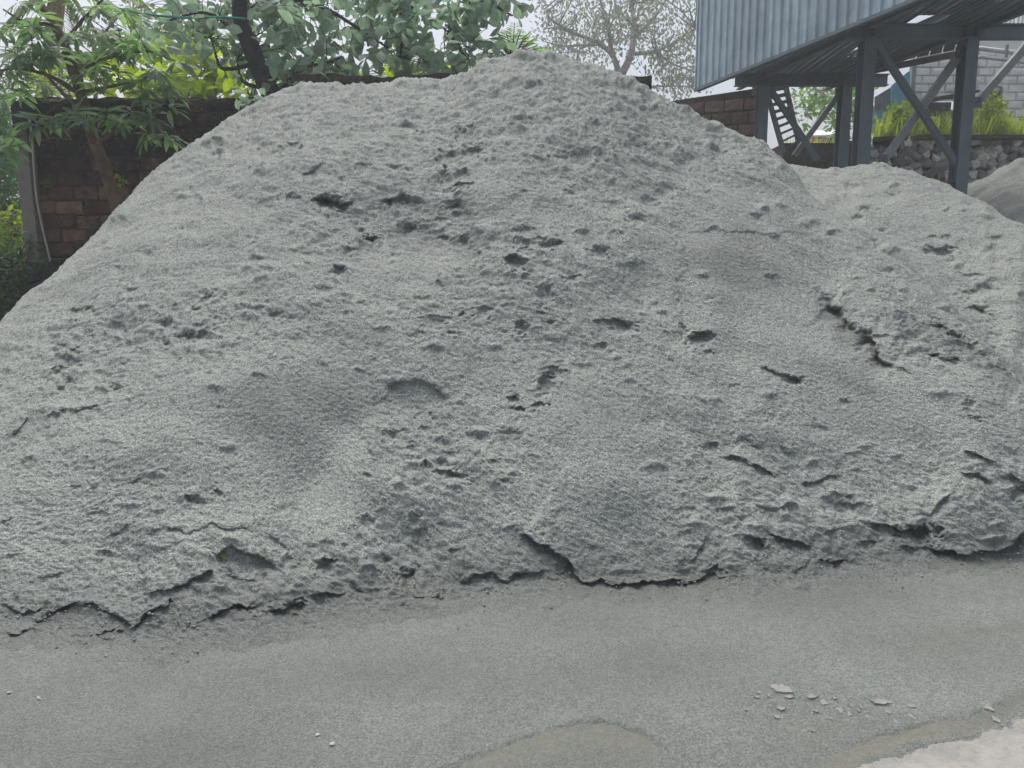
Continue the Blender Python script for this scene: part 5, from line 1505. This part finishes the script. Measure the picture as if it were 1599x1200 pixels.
for px, py, w, h, lab in [(1221, 1077, 30, 15, 'largest pale dried mud flake, ragged, farthest from the water channel'), (1231, 1090, 20, 4, 'thin sliver of dried mud just below the largest flake'),
                          (1268, 1090, 17, 8, 'oval mud flake at the upper end of the slanting row'), (1285, 1099, 13, 7, 'small mud flake at the lower end of the slanting row'),
                          (1375, 1098, 33, 9, 'wide pale mud flake with a notched lower edge'), (1424, 1106, 23, 6, 'mud flake standing proud with a dark shadow under its edge'),
                          (1422, 1121, 11, 9, 'small mud flake just below the raised flake'), (1399, 1130, 13, 6, 'rounded mud flake nearest the brown water channel'),
                          (1220, 1108, 13, 7, 'oval mud flake below the largest flake'), (1213, 1122, 10, 7, 'lowest mud flake on the left of the group'),
                          (1182, 1091, 11, 4, 'flat mud flake farthest to the left'), (1310, 1110, 12, 10, 'pale blurred mud flake in the middle of the group'),
                          (1325, 1117, 11, 7, 'tilted mud flake just right of the pale blurred one'), (1542, 1106, 15, 10, 'pale mud lump at the upper bank of the water channel, right')]:
    flake(px, py, w, h, lab, G)
for px, py, w, h in [(1386, 1115, 7, 6), (1403, 1107, 8, 5), (1275, 1113, 10, 4), (1303, 1093, 9, 5), (1329, 1106, 5, 4), (1344, 1107, 4, 4), (1355, 1122, 8, 7), (1253, 1143, 13, 6), (1270, 1144, 8, 5), (1185, 1083, 8, 4), (1200, 1088, 6, 4), (1555, 1126, 13, 8),
                     (1130, 1130, 6, 5), (1118, 1163, 8, 6), (1120, 1156, 6, 4), (1240, 1120, 6, 4), (1340, 1112, 6, 4), (1296, 1124, 7, 4), (1228, 1150, 6, 4), (1165, 1110, 6, 4)]:
    flake(px, py, w, h, 'small crumb of pale dried mud on the grey sand beside the larger flakes', G + ', small')
def pebble(px, py, w, lab):
    me = stone_meshes('pebble', M_PEBBLE, 1)[0]
    c = onz(px, py, 0); s = w * c[1] / F
    o = link('pebble', me, None, Matrix.Translation((c[0], c[1], .25 * s)) @ Matrix.Diagonal((s, s, s * .6, 1))); tag(o, lab, 'pebble', 'white pebbles on the sand')
for px, py, w, lab in [(61, 1092, 8, 'white pebble on the flat sand at the far left'), (14, 1084, 7, 'thin pale chip at the left edge of the sand'), (519, 1165, 10, 'white pebble left of the brown puddle'), (496, 1149, 7, 'tiny white chip just above the pebble left of the puddle'),
                       (762, 1166, 6, 'white pebble on the upper rim of the brown puddle'), (960, 1116, 5, 'tiny pale pebble just above the puddle crest')]:
    pebble(px, py, w, lab)

# loose crumbs that rolled off the toe
def crumbs():
    bm = bmesh.new()
    rg = np.random.default_rng(3)
    fx = [p[0] for p in FOOT]; fy = [p[1] for p in FOOT]
    for _ in range(620):
        x = rg.uniform(-20, 1620); y = np.interp(x, fx, fy) - 14 + abs(rg.normal()) * 19
        c = onz(x, y, 0.0); r = rg.uniform(.003, .008) * (1.4 if rg.uniform() < .1 else 1)
        z0 = float(smax(pile_base(np.array([math.atan2(c[0], c[1])]), np.array([math.hypot(c[0], c[1])])), np.zeros(1), 0.045)[0])
        b0 = len(bm.verts)
        g = bmesh.ops.create_icosphere(bm, subdivisions=1, radius=r)
        for v in g['verts']:
            v.co = Vector((v.co.x * rg.uniform(.7, 1.3), v.co.y * rg.uniform(.7, 1.3), v.co.z * rg.uniform(.5, .9))) + Vector((c[0], c[1], z0 + .003 + r * .3))
    me = bpy.data.meshes.new('sand_crumbs'); bm.to_mesh(me); bm.free(); me.materials.append(M_SAND)
    at = me.attributes.new('wet', 'FLOAT', 'POINT'); at.data.foreach_set('value', np.full(len(me.vertices), .3, np.float32))
    tag(link('sand_crumbs', me), kind='stuff')
crumbs()

# one small yellow-green leaf fallen on the heap
lp = None
dg = bpy.context.evaluated_depsgraph_get()
a, b, c = ray(345, 868)
hit, loc, nrm, *_ = SC.ray_cast(dg, Vector((0, 0, 1.6)), Vector((a, b, c)).normalized())
if hit:
    me = mesh_np('fallen_leaf', *leaf_template('oval', .2, .3, 4), L_LIME)
    M = leaf_frames(np.array([list(loc + nrm * .012)]), np.array([[.8, -.3, .1]]), np.array([list(nrm)]), np.array([.035]))[0]
    tag(link('fallen_leaf', me, None, M), 'small yellow green leaf fallen on the lower left of the heap', 'leaf')

# ------------------------------------------------------------------ haze
HAZE = 0.0055
if HAZE:
    bm = bmesh.new(); bmesh.ops.create_cube(bm, size=1.0)
    me = bpy.data.meshes.new('haze'); bm.to_mesh(me); bm.free()
    hm_ = bpy.data.materials.new('thin_haze'); hm_.use_nodes = True
    nn = hm_.node_tree.nodes; nn.clear()
    vo = nn.new('ShaderNodeVolumePrincipled'); ou = nn.new('ShaderNodeOutputMaterial')
    vo.inputs['Color'].default_value = (0.93, 0.95, 0.97, 1); vo.inputs['Density'].default_value = HAZE
    hm_.node_tree.links.new(vo.outputs[0], ou.inputs['Volume'])
    me.materials.append(hm_)
    o = link('haze', me); o.scale = (250, 250, 21); o.location = (0, 0, 9.4)
    tag(o, kind='stuff')
